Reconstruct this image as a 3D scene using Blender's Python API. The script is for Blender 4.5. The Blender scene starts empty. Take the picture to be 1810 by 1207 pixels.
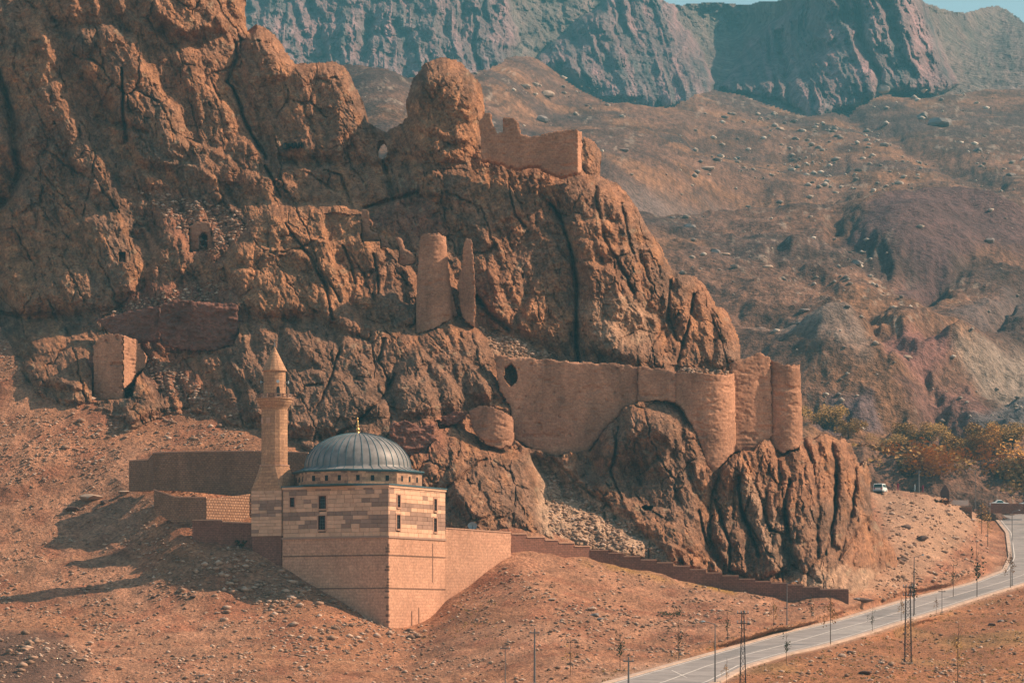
import bpy, bmesh, math, random
import numpy as np
from mathutils import Vector, Matrix
random.seed(7)
RNG = np.random.default_rng(11)
SC = bpy.context.scene
COL = SC.collection

# ------------------------------------------------------------------ camera, sky, sun, exposure
F = 5133.0            # focal length in photo pixels (photo 1810 wide)
CX, HY = 905.0, 1110.0  # image centre column, eye-level row
cam_d = bpy.data.cameras.new('camera')
cam = bpy.data.objects.new('camera', cam_d); COL.objects.link(cam)
cam.location = (0, 0, 0); cam.rotation_euler = (math.radians(90), 0, 0)
cam_d.sensor_width = 36.0; cam_d.lens = 36.0 * F / 1810.0
cam_d.shift_y = (HY - 603.5) / 1810.0
cam_d.clip_start = 1.0; cam_d.clip_end = 20000.0
SC.camera = cam
SUN_EL = math.radians(41.0)
SX, SY = 0.993, 0.12                       # horizontal direction towards the sun
world = bpy.data.worlds.new('World'); SC.world = world; world.use_nodes = True
wn = world.node_tree.nodes; wl = world.node_tree.links
bg = wn['Background']
sky = wn.new('ShaderNodeTexSky'); sky.sky_type = 'NISHITA'; sky.sun_disc = False
sky.sun_elevation = SUN_EL; sky.sun_rotation = math.atan2(SX, SY)
sky.air_density = 1.0; sky.dust_density = 1.2; sky.ozone_density = 2.0
tint = wn.new('ShaderNodeMix'); tint.data_type = 'RGBA'; tint.blend_type = 'MULTIPLY'; tint.inputs[0].default_value = 1.0; tint.inputs[7].default_value = (1.06, 1.0, 0.78, 1)
wl.new(sky.outputs[0], tint.inputs[6]); wl.new(tint.outputs[2], bg.inputs[0]); bg.inputs[1].default_value = 0.12
sd = bpy.data.lights.new('sun', 'SUN'); sd.energy = 5.0; sd.angle = math.radians(0.5); sd.color = (1.0, 0.72, 0.51)
so = bpy.data.objects.new('sun', sd); COL.objects.link(so)
sdir = Vector((SX * math.cos(SUN_EL), SY * math.cos(SUN_EL), math.sin(SUN_EL)))
so.rotation_euler = sdir.to_track_quat('Z', 'Y').to_euler()
so.location = sdir * 300
SC.view_settings.view_transform = 'Standard'; SC.view_settings.look = 'None'
SC.view_settings.exposure = 0.58; SC.view_settings.gamma = 1.0; SC.view_settings.use_curve_mapping = False
SC.cycles.max_bounces = 5; SC.cycles.diffuse_bounces = 2; SC.cycles.volume_bounces = 0
SC.cycles.use_denoising = True
HAZE_DENSITY = 0.00016
HAZE_COLOR = (0.20, 0.64, 0.84)

# ------------------------------------------------------------------ helpers: bookkeeping
def tag(o, label=None, cat=None, group=None, kind=None):
    if label: o['label'] = label
    if cat: o['category'] = cat
    if group: o['group'] = group
    if kind: o['kind'] = kind
    return o
def empty(name, loc=(0, 0, 0), rz=0.0):
    o = bpy.data.objects.new(name, None); COL.objects.link(o)
    o.location = loc; o.rotation_euler = (0, 0, rz); o.empty_display_size = 0.3
    return o
def link(name, me, mat=None, parent=None, loc=None):
    o = bpy.data.objects.new(name, me); COL.objects.link(o)
    if mat and not me.materials: me.materials.append(mat)
    if parent: o.parent = parent
    if loc is not None: o.location = loc
    return o
def copy_tree(root, loc, rz=0.0, scale=1.0):
    def cp(o, par):
        c = o.copy(); COL.objects.link(c); c.parent = par
        for ch in o.children: cp(ch, c)
        return c
    r = cp(root, None); r.location = loc; r.rotation_euler = (0, 0, rz); r.scale = (scale,) * 3
    return r
class MB:
    """collects shapes into one mesh"""
    def __init__(s): s.v = []; s.f = []
    def add(s, vs, fs):
        b = len(s.v); s.v += [tuple(v) for v in vs]; s.f += [tuple(b + i for i in f) for f in fs]; return s
    def box(s, x0, x1, y0, y1, z0, z1):
        vs = [(x, y, z) for z in (z0, z1) for y in (y0, y1) for x in (x0, x1)]
        return s.add(vs, [(0, 2, 3, 1), (4, 5, 7, 6), (0, 1, 5, 4), (1, 3, 7, 5), (3, 2, 6, 7), (2, 0, 4, 6)])
    def obox(s, o, ux, uy, x0, x1, y0, y1, z0, z1):
        vs = [(o[0] + ux[0] * x + uy[0] * y, o[1] + ux[1] * x + uy[1] * y, z) for z in (z0, z1) for y in (y0, y1) for x in (x0, x1)]
        return s.add(vs, [(0, 2, 3, 1), (4, 5, 7, 6), (0, 1, 5, 4), (1, 3, 7, 5), (3, 2, 6, 7), (2, 0, 4, 6)])
    def lathe(s, prof, n, cx=0, cy=0, rot=0.0, cap=True):
        vs = []
        for r, z in prof:
            for k in range(n):
                a = rot + 2 * math.pi * k / n
                vs.append((cx + r * math.cos(a), cy + r * math.sin(a), z))
        fs = [(i * n + k, i * n + (k + 1) % n, (i + 1) * n + (k + 1) % n, (i + 1) * n + k) for i in range(len(prof) - 1) for k in range(n)]
        if cap: fs += [tuple(reversed(range(n))), tuple(range((len(prof) - 1) * n, len(prof) * n))]
        return s.add(vs, fs)
    def tube(s, a, b, r0, r1=None, n=6):
        a = Vector(a); b = Vector(b); r1 = r0 if r1 is None else r1
        d = (b - a).normalized(); u = d.orthogonal().normalized(); w = d.cross(u)
        vs = [a + (u * math.cos(t) + w * math.sin(t)) * r0 for t in [2 * math.pi * k / n for k in range(n)]]
        vs += [b + (u * math.cos(t) + w * math.sin(t)) * r1 for t in [2 * math.pi * k / n for k in range(n)]]
        return s.add(vs, [(k, (k + 1) % n, n + (k + 1) % n, n + k) for k in range(n)] + [tuple(reversed(range(n))), tuple(range(n, 2 * n))])
    def mesh(s, name, smooth=False):
        me = bpy.data.meshes.new(name); me.from_pydata(s.v, [], s.f); me.validate()
        bm = bmesh.new(); bm.from_mesh(me); bmesh.ops.recalc_face_normals(bm, faces=bm.faces[:]); bm.to_mesh(me); bm.free()
        if smooth:
            for p in me.polygons: p.use_smooth = True
        return me
    def build(s, name, mat, parent=None, smooth=False):
        return link(name, s.mesh(name, smooth), mat, parent)
def uv_box(me, o=(0, 0), ux=(1, 0), uy=(0, 1)):
    """planar metres UV: horizontal run along the wall, height"""
    uvl = me.uv_layers.new(name='UVMap')
    for p in me.polygons:
        n = p.normal
        for li in p.loop_indices:
            c = me.vertices[me.loops[li].vertex_index].co
            a = (c.x - o[0]) * ux[0] + (c.y - o[1]) * ux[1]; b = (c.x - o[0]) * uy[0] + (c.y - o[1]) * uy[1]
            nx = abs(n.x * ux[0] + n.y * ux[1]); ny = abs(n.x * uy[0] + n.y * uy[1])
            if abs(n.z) > 0.7: uvl.data[li].uv = (a, b)
            else: uvl.data[li].uv = (b if nx > ny else a, c.z)

# ------------------------------------------------------------------ helpers: numpy noise
def _h(ix, iy, seed):
    h = (ix.astype(np.int64) * 374761393 + iy.astype(np.int64) * 668265263 + seed * 974634777) & 0xFFFFFFFF
    h = ((h ^ (h >> 13)) * 1274126177) & 0xFFFFFFFF
    h = ((h ^ (h >> 16)) * 2246822519) & 0xFFFFFFFF
    return ((h ^ (h >> 15)) & 0xFFFFFF) / float(0xFFFFFF)
def vn(x, y, seed=0):
    xi = np.floor(x); yi = np.floor(y); fx = x - xi; fy = y - yi
    fx = fx * fx * fx * (fx * (fx * 6 - 15) + 10); fy = fy * fy * fy * (fy * (fy * 6 - 15) + 10)
    a = _h(xi, yi, seed); b = _h(xi + 1, yi, seed); c = _h(xi, yi + 1, seed); d = _h(xi + 1, yi + 1, seed)
    return ((a + (b - a) * fx) * (1 - fy) + (c + (d - c) * fx) * fy) * 2 - 1
def fbm(x, y, o=4, seed=0, g=0.5):
    s = 0; a = 1.0; t = 0
    for i in range(o):
        s = s + a * vn(x * 2 ** i + 17.3 * i, y * 2 ** i - 9.1 * i, seed + i); t += a; a *= g
    return s / t
def ridged(x, y, o=4, seed=0, g=0.5):
    s = 0; a = 1.0; t = 0
    for i in range(o):
        s = s + a * (1 - 2 * np.abs(vn(x * 2 ** i + 7.7 * i, y * 2 ** i + 3.1 * i, seed + i))); t += a; a *= g
    return s / t
def voro(x, y, seed=0):
    xi = np.floor(x); yi = np.floor(y)
    f1 = np.full(x.shape, 9.0); f2 = np.full(x.shape, 9.0)
    r = [np.zeros(x.shape) for _ in range(5)]
    for dx in (-1, 0, 1):
        for dy in (-1, 0, 1):
            cx = xi + dx; cy = yi + dy
            px = cx + 0.1 + 0.8 * _h(cx, cy, seed); py = cy + 0.1 + 0.8 * _h(cx, cy, seed + 1)
            ex = x - px; ey = y - py; d = np.sqrt(ex * ex + ey * ey)
            m = d < f1
            f2 = np.where(m, f1, np.minimum(f2, d)); f1 = np.where(m, d, f1)
            for k, q in enumerate((_h(cx, cy, seed + 2), _h(cx, cy, seed + 3), _h(cx, cy, seed + 4), ex, ey)):
                r[k] = np.where(m, q, r[k])
    return f1, f2, r
def facets(x, y, seed, tilt=1.0, joint=0.22):
    """broken-rock surface: every voronoi cell a tilted plane, with a recessed joint"""
    f1, f2, (a, b, c, ex, ey) = voro(x, y, seed)
    return (a - 0.5) + tilt * ((b - 0.5) * ex + (c - 0.5) * ey) * 2 - joint * np.exp(-((f2 - f1) / 0.05) ** 2)
def shards(x, y, seed, q=1.3, nd=5, tilt=.8):
    """angular fractured rock: upper envelope of randomly tilted, many-sided truncated blocks; creased but continuous"""
    xi = np.floor(x); yi = np.floor(y); H = np.full(x.shape, -9.0)
    for dx in (-1, 0, 1):
        for dy in (-1, 0, 1):
            cx = xi + dx; cy = yi + dy
            ex = x - (cx + 0.1 + 0.8 * _h(cx, cy, seed)); ey = y - (cy + 0.1 + 0.8 * _h(cx, cy, seed + 1))
            a = _h(cx, cy, seed + 2); top = .35 + .5 * a + tilt * ((_h(cx, cy, seed + 3) - .5) * ex + (_h(cx, cy, seed + 4) - .5) * ey)
            ph = _h(cx, cy, seed + 5) * 6.28; m = None
            for k in range(nd):
                t = ph + k * 6.2832 / nd + .5 * np.sin(ph * (k + 2)); v = ex * np.cos(t) + ey * np.sin(t); m = v if m is None else np.maximum(m, v)
            H = np.maximum(H, np.minimum(top, .85 + .7 * a - q * m))
    return H - .6
def sstep(e0, e1, x):
    t = np.clip((x - e0) / (e1 - e0), 0, 1); return t * t * (3 - 2 * t)
def sdist(poly, X, Y, margin=60):
    """signed pixel distance, positive inside; far outside = -margin"""
    P = np.array(poly, float); out = np.full(X.shape, -float(margin))
    m = (X > P[:, 0].min() - margin) & (X < P[:, 0].max() + margin) & (Y > P[:, 1].min() - margin) & (Y < P[:, 1].max() + margin)
    if not m.any(): return out
    x = X[m]; y = Y[m]; d = np.full(x.shape, 1e9); ins = np.zeros(x.shape, bool)
    n = len(P)
    for i in range(n):
        x0, y0 = P[i]; x1, y1 = P[(i + 1) % n]
        ex, ey = x1 - x0, y1 - y0; L = ex * ex + ey * ey + 1e-9
        t = np.clip(((x - x0) * ex + (y - y0) * ey) / L, 0, 1)
        d = np.minimum(d, (x - x0 - t * ex) ** 2 + (y - y0 - t * ey) ** 2)
        c = ((y0 > y) != (y1 > y))
        with np.errstate(divide='ignore', invalid='ignore'):
            xx = (x1 - x0) * (y - y0) / (y1 - y0 + 1e-12) + x0
        ins ^= c & (x < xx)
    d = np.sqrt(d); out[m] = np.where(ins, d, -d)
    return np.maximum(out, -margin)
def ldist(line, X, Y, margin=30):
    P = np.array(line, float); out = np.full(X.shape, float(margin)); tt = np.zeros(X.shape)
    m = (X > P[:, 0].min() - margin) & (X < P[:, 0].max() + margin) & (Y > P[:, 1].min() - margin) & (Y < P[:, 1].max() + margin)
    if not m.any(): return out
    x = X[m]; y = Y[m]; d = np.full(x.shape, 1e9)
    for i in range(len(P) - 1):
        x0, y0 = P[i]; x1, y1 = P[i + 1]; ex, ey = x1 - x0, y1 - y0; L = ex * ex + ey * ey + 1e-9
        t = np.clip(((x - x0) * ex + (y - y0) * ey) / L, 0, 1)
        d = np.minimum(d, (x - x0 - t * ex) ** 2 + (y - y0 - t * ey) ** 2)
    out[m] = np.sqrt(d); return out
class TPS:
    """thin-plate surface through survey points (column, row, distance)"""
    def __init__(s, pts):
        P = np.array(pts, float); s.c = P[:, :2] / 500.0; n = len(P)
        r = np.linalg.norm(s.c[:, None] - s.c[None], axis=2); K = r * r * np.log(r + 1e-9) + 1e-4 * np.eye(n)
        A = np.zeros((n + 3, n + 3)); A[:n, :n] = K; A[:n, n] = 1; A[:n, n + 1:] = s.c; A[n, :n] = 1; A[n + 1:, :n] = s.c.T
        s.w = np.linalg.solve(A, np.concatenate([P[:, 2], [0, 0, 0]])); s.n = n
    def __call__(s, X, Y):
        X = np.asarray(X, float) / 500; Y = np.asarray(Y, float) / 500
        o = s.w[s.n] + s.w[s.n + 1] * X + s.w[s.n + 2] * Y
        for i in range(s.n):
            r2 = (X - s.c[i, 0]) ** 2 + (Y - s.c[i, 1]) ** 2 + 1e-12
            o = o + s.w[i] * 0.5 * r2 * np.log(r2)
        return o
def at(px, py, Y):
    return Vector(((px - CX) / F * Y, Y, (HY - py) / F * Y))
def sheet(name, X, Yp, D, keep, mat, col=None, zadd=None, back=0.0, shear=0.0, thin=None, smooth=True, uv=None, parent=None, pos=None):
    """surface surveyed on a column/row grid at distance D; keep = mask per vertex; back = thickness behind the outline"""
    ny, nx = X.shape
    if pos is None:
        pos = np.stack([(X - CX) / F * D, D, (HY - Yp) / F * D], -1)
    if zadd is not None: pos[..., 2] += zadd
    fk = keep[:-1, :-1] & keep[1:, :-1] & keep[:-1, 1:] & keep[1:, 1:]
    idx = np.arange(ny * nx).reshape(ny, nx)
    a = idx[:-1, :-1]; b = idx[1:, :-1]; c = idx[1:, 1:]; d = idx[:-1, 1:]
    quads = np.stack([a[fk], b[fk], c[fk], d[fk]], -1)
    V = pos.reshape(-1, 3); C = None if col is None else col.reshape(-1, 3)
    if back > 0:
        pad = np.pad(fk, 1); core = pad[1:-1, 1:-1]; E = []
        for nb, (p, q) in ((pad[:-2, 1:-1], (a, d)), (pad[2:, 1:-1], (c, b)), (pad[1:-1, :-2], (b, a)), (pad[1:-1, 2:], (d, c))):
            m = core & ~nb; E.append(np.stack([p[m], q[m]], -1))
        E = np.concatenate(E); uniq, inv = np.unique(E, return_inverse=True); inv = inv.reshape(E.shape)
        nv = V[uniq].copy(); bk = np.full(len(uniq), float(back))
        if thin: bk[np.hypot(X.ravel()[uniq] - thin[0], Yp.ravel()[uniq] - thin[1]) < thin[2]] = 4.0
        nv[:, 1] += bk; nv[:, 0] -= back * shear * (nv[:, 0] < -0.05 * nv[:, 1]); base = len(V)
        V = np.concatenate([V, nv]); quads = np.concatenate([quads, np.stack([E[:, 0], E[:, 1], base + inv[:, 1], base + inv[:, 0]], -1)])
        if C is not None: C = np.concatenate([C, C[uniq]])
        if uv is not None: uv = np.concatenate([uv.reshape(-1, 2), uv.reshape(-1, 2)[uniq] + [0.7, 0]])
    used, inv = np.unique(quads, return_inverse=True); quads = inv.reshape(-1, 4); V = V[used]
    me = bpy.data.meshes.new(name); n = len(quads)
    me.vertices.add(len(V)); me.vertices.foreach_set('co', V.astype(np.float32).ravel())
    me.loops.add(4 * n); me.loops.foreach_set('vertex_index', quads.astype(np.int32).ravel())
    me.polygons.add(n); me.polygons.foreach_set('loop_start', np.arange(0, 4 * n, 4, dtype=np.int32))
    me.polygons.foreach_set('loop_total', np.full(n, 4, np.int32))
    me.polygons.foreach_set('use_smooth', np.full(n, smooth))
    me.update(calc_edges=True)
    if C is not None:
        ca = me.color_attributes.new('soil', 'FLOAT_COLOR', 'POINT')
        ca.data.foreach_set('color', np.concatenate([C[used], np.ones((len(V), 1))], 1).astype(np.float32).ravel())
    if uv is not None:
        U = uv.reshape(-1, 2)[used]; ul = me.uv_layers.new(name='UVMap')
        ul.data.foreach_set('uv', U[quads.ravel()].astype(np.float32).ravel())
    return link(name, me, mat, parent)

# ------------------------------------------------------------------ materials
def mat_base(name, rough=0.92):
    m = bpy.data.materials.new(name); m.use_nodes = True; nt = m.node_tree
    b = nt.nodes['Principled BSDF']; b.inputs['Roughness'].default_value = rough
    b.inputs['Specular IOR Level'].default_value = 0.2
    return m, nt, b
def N(nt, t, **k):
    n = nt.nodes.new(t)
    for a, v in k.items():
        if hasattr(n, a): setattr(n, a, v)
        else: n.inputs[a.replace('_', ' ')].default_value = v
    return n
def ramp(nt, src, stops):
    r = nt.nodes.new('ShaderNodeValToRGB'); el = r.color_ramp.elements
    while len(el) < len(stops): el.new(0.5)
    for e, (p, c) in zip(el, stops): e.position = p; e.color = (*c, 1) if len(c) == 3 else (c[0],) * 3 + (1,)
    nt.links.new(src, r.inputs[0]); return r.outputs[0]
def mul(nt, a, b, mode='MULTIPLY', fac=1.0):
    m = nt.nodes.new('ShaderNodeMix'); m.data_type = 'RGBA'; m.blend_type = mode; m.inputs[0].default_value = fac
    if isinstance(fac, bpy.types.NodeSocket): nt.links.new(fac, m.inputs[0])
    for s, i in ((a, 6), (b, 7)):
        if isinstance(s, bpy.types.NodeSocket): nt.links.new(s, m.inputs[i])
        else: m.inputs[i].default_value = (*s, 1)
    return m.outputs[2]
def noise(nt, scale, detail=6, rough=0.6, vec=None, dist=0.0):
    n = N(nt, 'ShaderNodeTexNoise'); n.inputs['Scale'].default_value = scale; n.inputs['Detail'].default_value = detail
    n.inputs['Roughness'].default_value = rough; n.inputs['Distortion'].default_value = dist
    if vec is not None: nt.links.new(vec, n.inputs['Vector'])
    return n.outputs[0]
def objco(nt, sc=(1, 1, 1)):
    t = N(nt, 'ShaderNodeTexCoord'); mp = N(nt, 'ShaderNodeMapping'); mp.inputs['Scale'].default_value = sc
    nt.links.new(t.outputs['Object'], mp.inputs[0]); return mp.outputs[0]
def bump(nt, b, h, strength=0.6, dist=0.3):
    n = N(nt, 'ShaderNodeBump'); n.inputs['Strength'].default_value = strength; n.inputs['Distance'].default_value = dist
    nt.links.new(h, n.inputs['Height']); nt.links.new(n.outputs[0], b.inputs['Normal'])
def soil_mat(name, s1, s2, lo=0.6, hi=1.35, bs=0.5, bd=0.4, stretch=(1, 1, 1)):
    """uses the surveyed soil/rock colour, broken up by grain"""
    m, nt, b = mat_base(name, 0.95)
    a = N(nt, 'ShaderNodeAttribute'); a.attribute_name = 'soil'
    v = objco(nt, stretch); n1 = noise(nt, s1, 8, 0.65, v, 0.4); n2 = noise(nt, s2, 4, 0.7, v)
    c = mul(nt, a.outputs['Color'], ramp(nt, n1, [(0.3, (lo,)), (0.7, (hi,))]))
    c = mul(nt, c, ramp(nt, n2, [(0.34, (0.58,)), (0.66, (1.42,))]))
    nt.links.new(c, b.inputs['Base Color'])
    mx = N(nt, 'ShaderNodeMath', operation='ADD'); nt.links.new(n1, mx.inputs[0]); nt.links.new(n2, mx.inputs[1])
    bump(nt, b, mx.outputs[0], bs, bd); return m
def plain_mat(name, c, rough=0.8, var=0.2, sc=1.5, metal=0.0):
    m, nt, b = mat_base(name, rough); b.inputs['Metallic'].default_value = metal
    n = noise(nt, sc, 5, 0.6, objco(nt))
    nt.links.new(mul(nt, c, ramp(nt, n, [(0.3, (1 - var,)), (0.7, (1 + var,))])), b.inputs['Base Color']); return m
def masonry(name, c1, c2, cm, w=0.7, h=0.32, mortar=0.03, stain=(0.62, 1.25), bs=0.3, patch=None):
    m, nt, b = mat_base(name, 0.93)
    t = N(nt, 'ShaderNodeTexCoord'); br = N(nt, 'ShaderNodeTexBrick')
    wob = N(nt, 'ShaderNodeTexNoise'); wob.inputs['Scale'].default_value = 0.6; nt.links.new(t.outputs['UV'], wob.inputs['Vector'])
    ad = N(nt, 'ShaderNodeMix'); ad.data_type = 'RGBA'; ad.blend_type = 'LINEAR_LIGHT'; ad.inputs[0].default_value = 0.04
    nt.links.new(t.outputs['UV'], ad.inputs[6]); nt.links.new(wob.outputs['Color'], ad.inputs[7]); nt.links.new(ad.outputs[2], br.inputs['Vector'])
    br.inputs['Scale'].default_value = 1.0; br.inputs['Brick Width'].default_value = w; br.inputs['Row Height'].default_value = h
    br.inputs['Mortar Size'].default_value = mortar; br.inputs['Mortar Smooth'].default_value = 0.3; br.inputs['Bias'].default_value = -0.1
    br.inputs['Color1'].default_value = (*c1, 1); br.inputs['Color2'].default_value = (*c2, 1); br.inputs['Mortar'].default_value = (*cm, 1)
    v = objco(nt, (1, 1, 0.55)); n1 = noise(nt, 0.15, 9, 0.7, v, 0.9); n2 = noise(nt, 3.2, 3, 0.7, objco(nt))
    c = mul(nt, br.outputs['Color'], ramp(nt, n1, [(0.3, (stain[0],)), (0.68, (stain[1],))]))
    c = mul(nt, c, ramp(nt, n2, [(0.3, (0.72,)), (0.7, (1.25,))]))
    nt.links.new(c, b.inputs['Base Color'])
    s = N(nt, 'ShaderNodeMath', operation='MULTIPLY_ADD'); nt.links.new(br.outputs['Fac'], s.inputs[0]); s.inputs[1].default_value = -0.6; nt.links.new(n2, s.inputs[2])
    bump(nt, b, s.outputs[0], bs, 0.12); return m

M = {}
M['rock'] = soil_mat('crag_rock', 0.5, 2.2, 0.66, 1.32, 1.0, 0.7)
M['ground'] = soil_mat('dry_soil', 0.12, 2.0, 0.7, 1.3, 1.0, 0.6)
M['hill'] = soil_mat('hill_soil', 0.035, 0.5, 0.65, 1.35, 0.9, 1.8)
M['mountain'] = soil_mat('mountain_rock', 0.03, 0.16, 0.6, 1.4, 1.0, 6.0, (1, 1, 0.35))
M['castle'] = masonry('castle_masonry', (0.47, 0.24, 0.145), (0.38, 0.19, 0.115), (0.37, 0.19, 0.12), 0.65, 0.32, 0.03, (0.5, 1.35))
M['red_brick'] = masonry('red_masonry', (0.30, 0.125, 0.085), (0.17, 0.072, 0.055), (0.22, 0.11, 0.08), 0.45, 0.25, 0.05, (0.5, 1.35), 0.9)
M['base'] = masonry('base_masonry', (0.60, 0.33, 0.215), (0.53, 0.285, 0.185), (0.46, 0.24, 0.155), 0.85, 0.42, 0.03, (0.78, 1.15))
M['terrace'] = masonry('terrace_masonry', (0.34, 0.19, 0.115), (0.26, 0.145, 0.09), (0.22, 0.12, 0.08), 0.5, 0.3, 0.05, (0.7, 1.25), 0.8)
M['rubble_wall'] = masonry('rubble_masonry', (0.52, 0.30, 0.19), (0.38, 0.21, 0.13), (0.24, 0.13, 0.08), 0.5, 0.4, 0.08, (0.8, 1.2), 0.9)
M['dark_wall'] = masonry('dark_red_masonry', (0.28, 0.125, 0.085), (0.22, 0.10, 0.07), (0.14, 0.07, 0.05), 0.6, 0.25, 0.03, (0.7, 1.2))
M['drum'] = masonry('drum_masonry', (0.50, 0.29, 0.18), (0.17, 0.10, 0.075), (0.40, 0.24, 0.15), 1.1, 0.5, 0.02, (0.85, 1.1))
M['shaft'] = masonry('minaret_masonry', (0.52, 0.29, 0.165), (0.38, 0.21, 0.125), (0.30, 0.16, 0.10), 1.1, 0.42, 0.03, (0.8, 1.18))
def stone_mat(name, c):
    m, nt, b = mat_base(name, 0.9); oi = N(nt, 'ShaderNodeObjectInfo')
    v = N(nt, 'ShaderNodeMath', operation='MULTIPLY_ADD'); nt.links.new(oi.outputs['Random'], v.inputs[0]); v.inputs[1].default_value = 0.3; v.inputs[2].default_value = 0.85
    c2 = mul(nt, c, v.outputs[0]); n = noise(nt, 2.5, 4, 0.6, objco(nt))
    t = N(nt, 'ShaderNodeNewGeometry'); nn = noise(nt, 1.3, 5, 0.7, t.outputs['Position'])
    nt.links.new(mul(nt, c2, ramp(nt, nn, [(0.3, (0.85,)), (0.7, (1.12,))])), b.inputs['Base Color']); bump(nt, b, nn, 0.3, 0.05); return m
M['stone_light'] = stone_mat('light_ashlar', (0.66, 0.40, 0.265))
M['stone_dark'] = stone_mat('dark_ashlar', (0.34, 0.21, 0.155))
M['coping'] = plain_mat('coping_stone', (0.50, 0.29, 0.20), 0.9, 0.15, 2)
M['lead'] = plain_mat('lead_sheet', (0.21, 0.20, 0.195), 0.5, 0.35, 0.6, 0.1)
M['seam'] = plain_mat('lead_seam', (0.07, 0.14, 0.17), 0.5, 0.2, 2, 0.2)
M['gold'] = plain_mat('gilt_metal', (0.75, 0.45, 0.16), 0.3, 0.1, 3, 1.0)
M['dark'] = plain_mat('dark_opening', (0.012, 0.012, 0.014), 0.6, 0.1)
M['wood'] = plain_mat('dark_wood', (0.10, 0.035, 0.02), 0.7, 0.2)
M['asphalt'] = plain_mat('worn_asphalt', (0.27, 0.245, 0.235), 0.9, 0.25, 0.35)
M['paint'] = plain_mat('road_paint', (0.62, 0.58, 0.54), 0.8, 0.2, 0.8)
M['kerb'] = plain_mat('pale_kerb_stone', (0.46, 0.34, 0.27), 0.9, 0.25, 0.6)
M['metal'] = plain_mat('galvanised_steel', (0.16, 0.15, 0.15), 0.6, 0.15, 2, 0.3)
M['lattice'] = plain_mat('dark_lattice_steel', (0.07, 0.05, 0.05), 0.7, 0.15, 2, 0.2)
M['bark'] = plain_mat('bark', (0.10, 0.065, 0.045), 0.9, 0.25, 2)
M['white'] = plain_mat('white_car_paint', (0.75, 0.78, 0.78), 0.3, 0.03)
M['glass'] = plain_mat('tinted_glass', (0.03, 0.10, 0.11), 0.1, 0.05)
M['tyre'] = plain_mat('tyre_rubber', (0.02, 0.02, 0.02), 0.9, 0.1)
M['red_light'] = plain_mat('red_lens', (0.45, 0.02, 0.02), 0.3, 0.05)
M['skin'] = plain_mat('skin', (0.42, 0.24, 0.16), 0.6, 0.05)
M['cloth_dark'] = plain_mat('dark_cloth', (0.03, 0.03, 0.05), 0.9, 0.1)
M['cloth_red'] = plain_mat('red_cloth', (0.28, 0.03, 0.06), 0.9, 0.1)
M['monument'] = plain_mat('dark_red_stone', (0.13, 0.055, 0.045), 0.8, 0.2, 1)
M['whitewash'] = plain_mat('whitewash', (0.62, 0.52, 0.46), 0.8, 0.1, 1)
M['ink'] = plain_mat('black_spray_paint', (0.012, 0.016, 0.016), 0.8, 0.1)
M['sign'] = plain_mat('grey_sign', (0.30, 0.36, 0.40), 0.5, 0.1)
def leaf_mat(name, c1, c2):
    m, nt, b = mat_base(name, 0.8); g = N(nt, 'ShaderNodeNewGeometry')
    r = ramp(nt, g.outputs['Random Per Island'], [(0.1, c1), (0.9, c2)]); nt.links.new(r, b.inputs['Base Color']); return m
M['leaf_orange'] = leaf_mat('autumn_leaves', (0.40, 0.18, 0.04), (0.64, 0.31, 0.065))
M['leaf_brown'] = leaf_mat('brown_leaves', (0.22, 0.12, 0.04), (0.42, 0.225, 0.065))
M['leaf_olive'] = leaf_mat('olive_leaves', (0.24, 0.14, 0.04), (0.42, 0.23, 0.06))
M['leaf_dark'] = leaf_mat('dark_green_leaves', (0.02, 0.03, 0.012), (0.06, 0.06, 0.02))
M['shrub'] = leaf_mat('dry_shrub', (0.09, 0.055, 0.02), (0.26, 0.16, 0.04))
def pebble_mat(name, c1, c2, c3):
    m, nt, b = mat_base(name, 0.9); g = N(nt, 'ShaderNodeNewGeometry')
    r = ramp(nt, g.outputs['Random Per Island'], [(0.0, c1), (0.55, c2), (1.0, c3)])
    nt.links.new(mul(nt, r, ramp(nt, noise(nt, 3, 4, 0.6, objco(nt)), [(0.3, (0.8,)), (0.7, (1.2,))])), b.inputs['Base Color']); return m
M['pebble'] = pebble_mat('loose_stones', (0.20, 0.12, 0.08), (0.36, 0.22, 0.15), (0.58, 0.42, 0.32))
M['hill_stone'] = pebble_mat('hill_stones', (0.20, 0.16, 0.14), (0.36, 0.29, 0.24), (0.62, 0.54, 0.46))
M['boulder'] = plain_mat('pale_boulder', (0.40, 0.29, 0.22), 0.92, 0.35, 0.8)
M['boulder_grey'] = plain_mat('grey_boulder', (0.22, 0.19, 0.18), 0.92, 0.35, 0.4)
M['boulder_dark'] = plain_mat('dark_boulder', (0.12, 0.075, 0.06), 0.92, 0.35, 0.8)

# ------------------------------------------------------------------ the mosque's plan (needed early: walls stand in the ground)
C0 = (-17.0, 400.0); UL = (-0.883, 0.469); UR = (0.469, 0.883)
NL = (-0.469, -0.883); NR = (0.883, -0.469)
LL, LR = 17.2, 16.0

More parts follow.
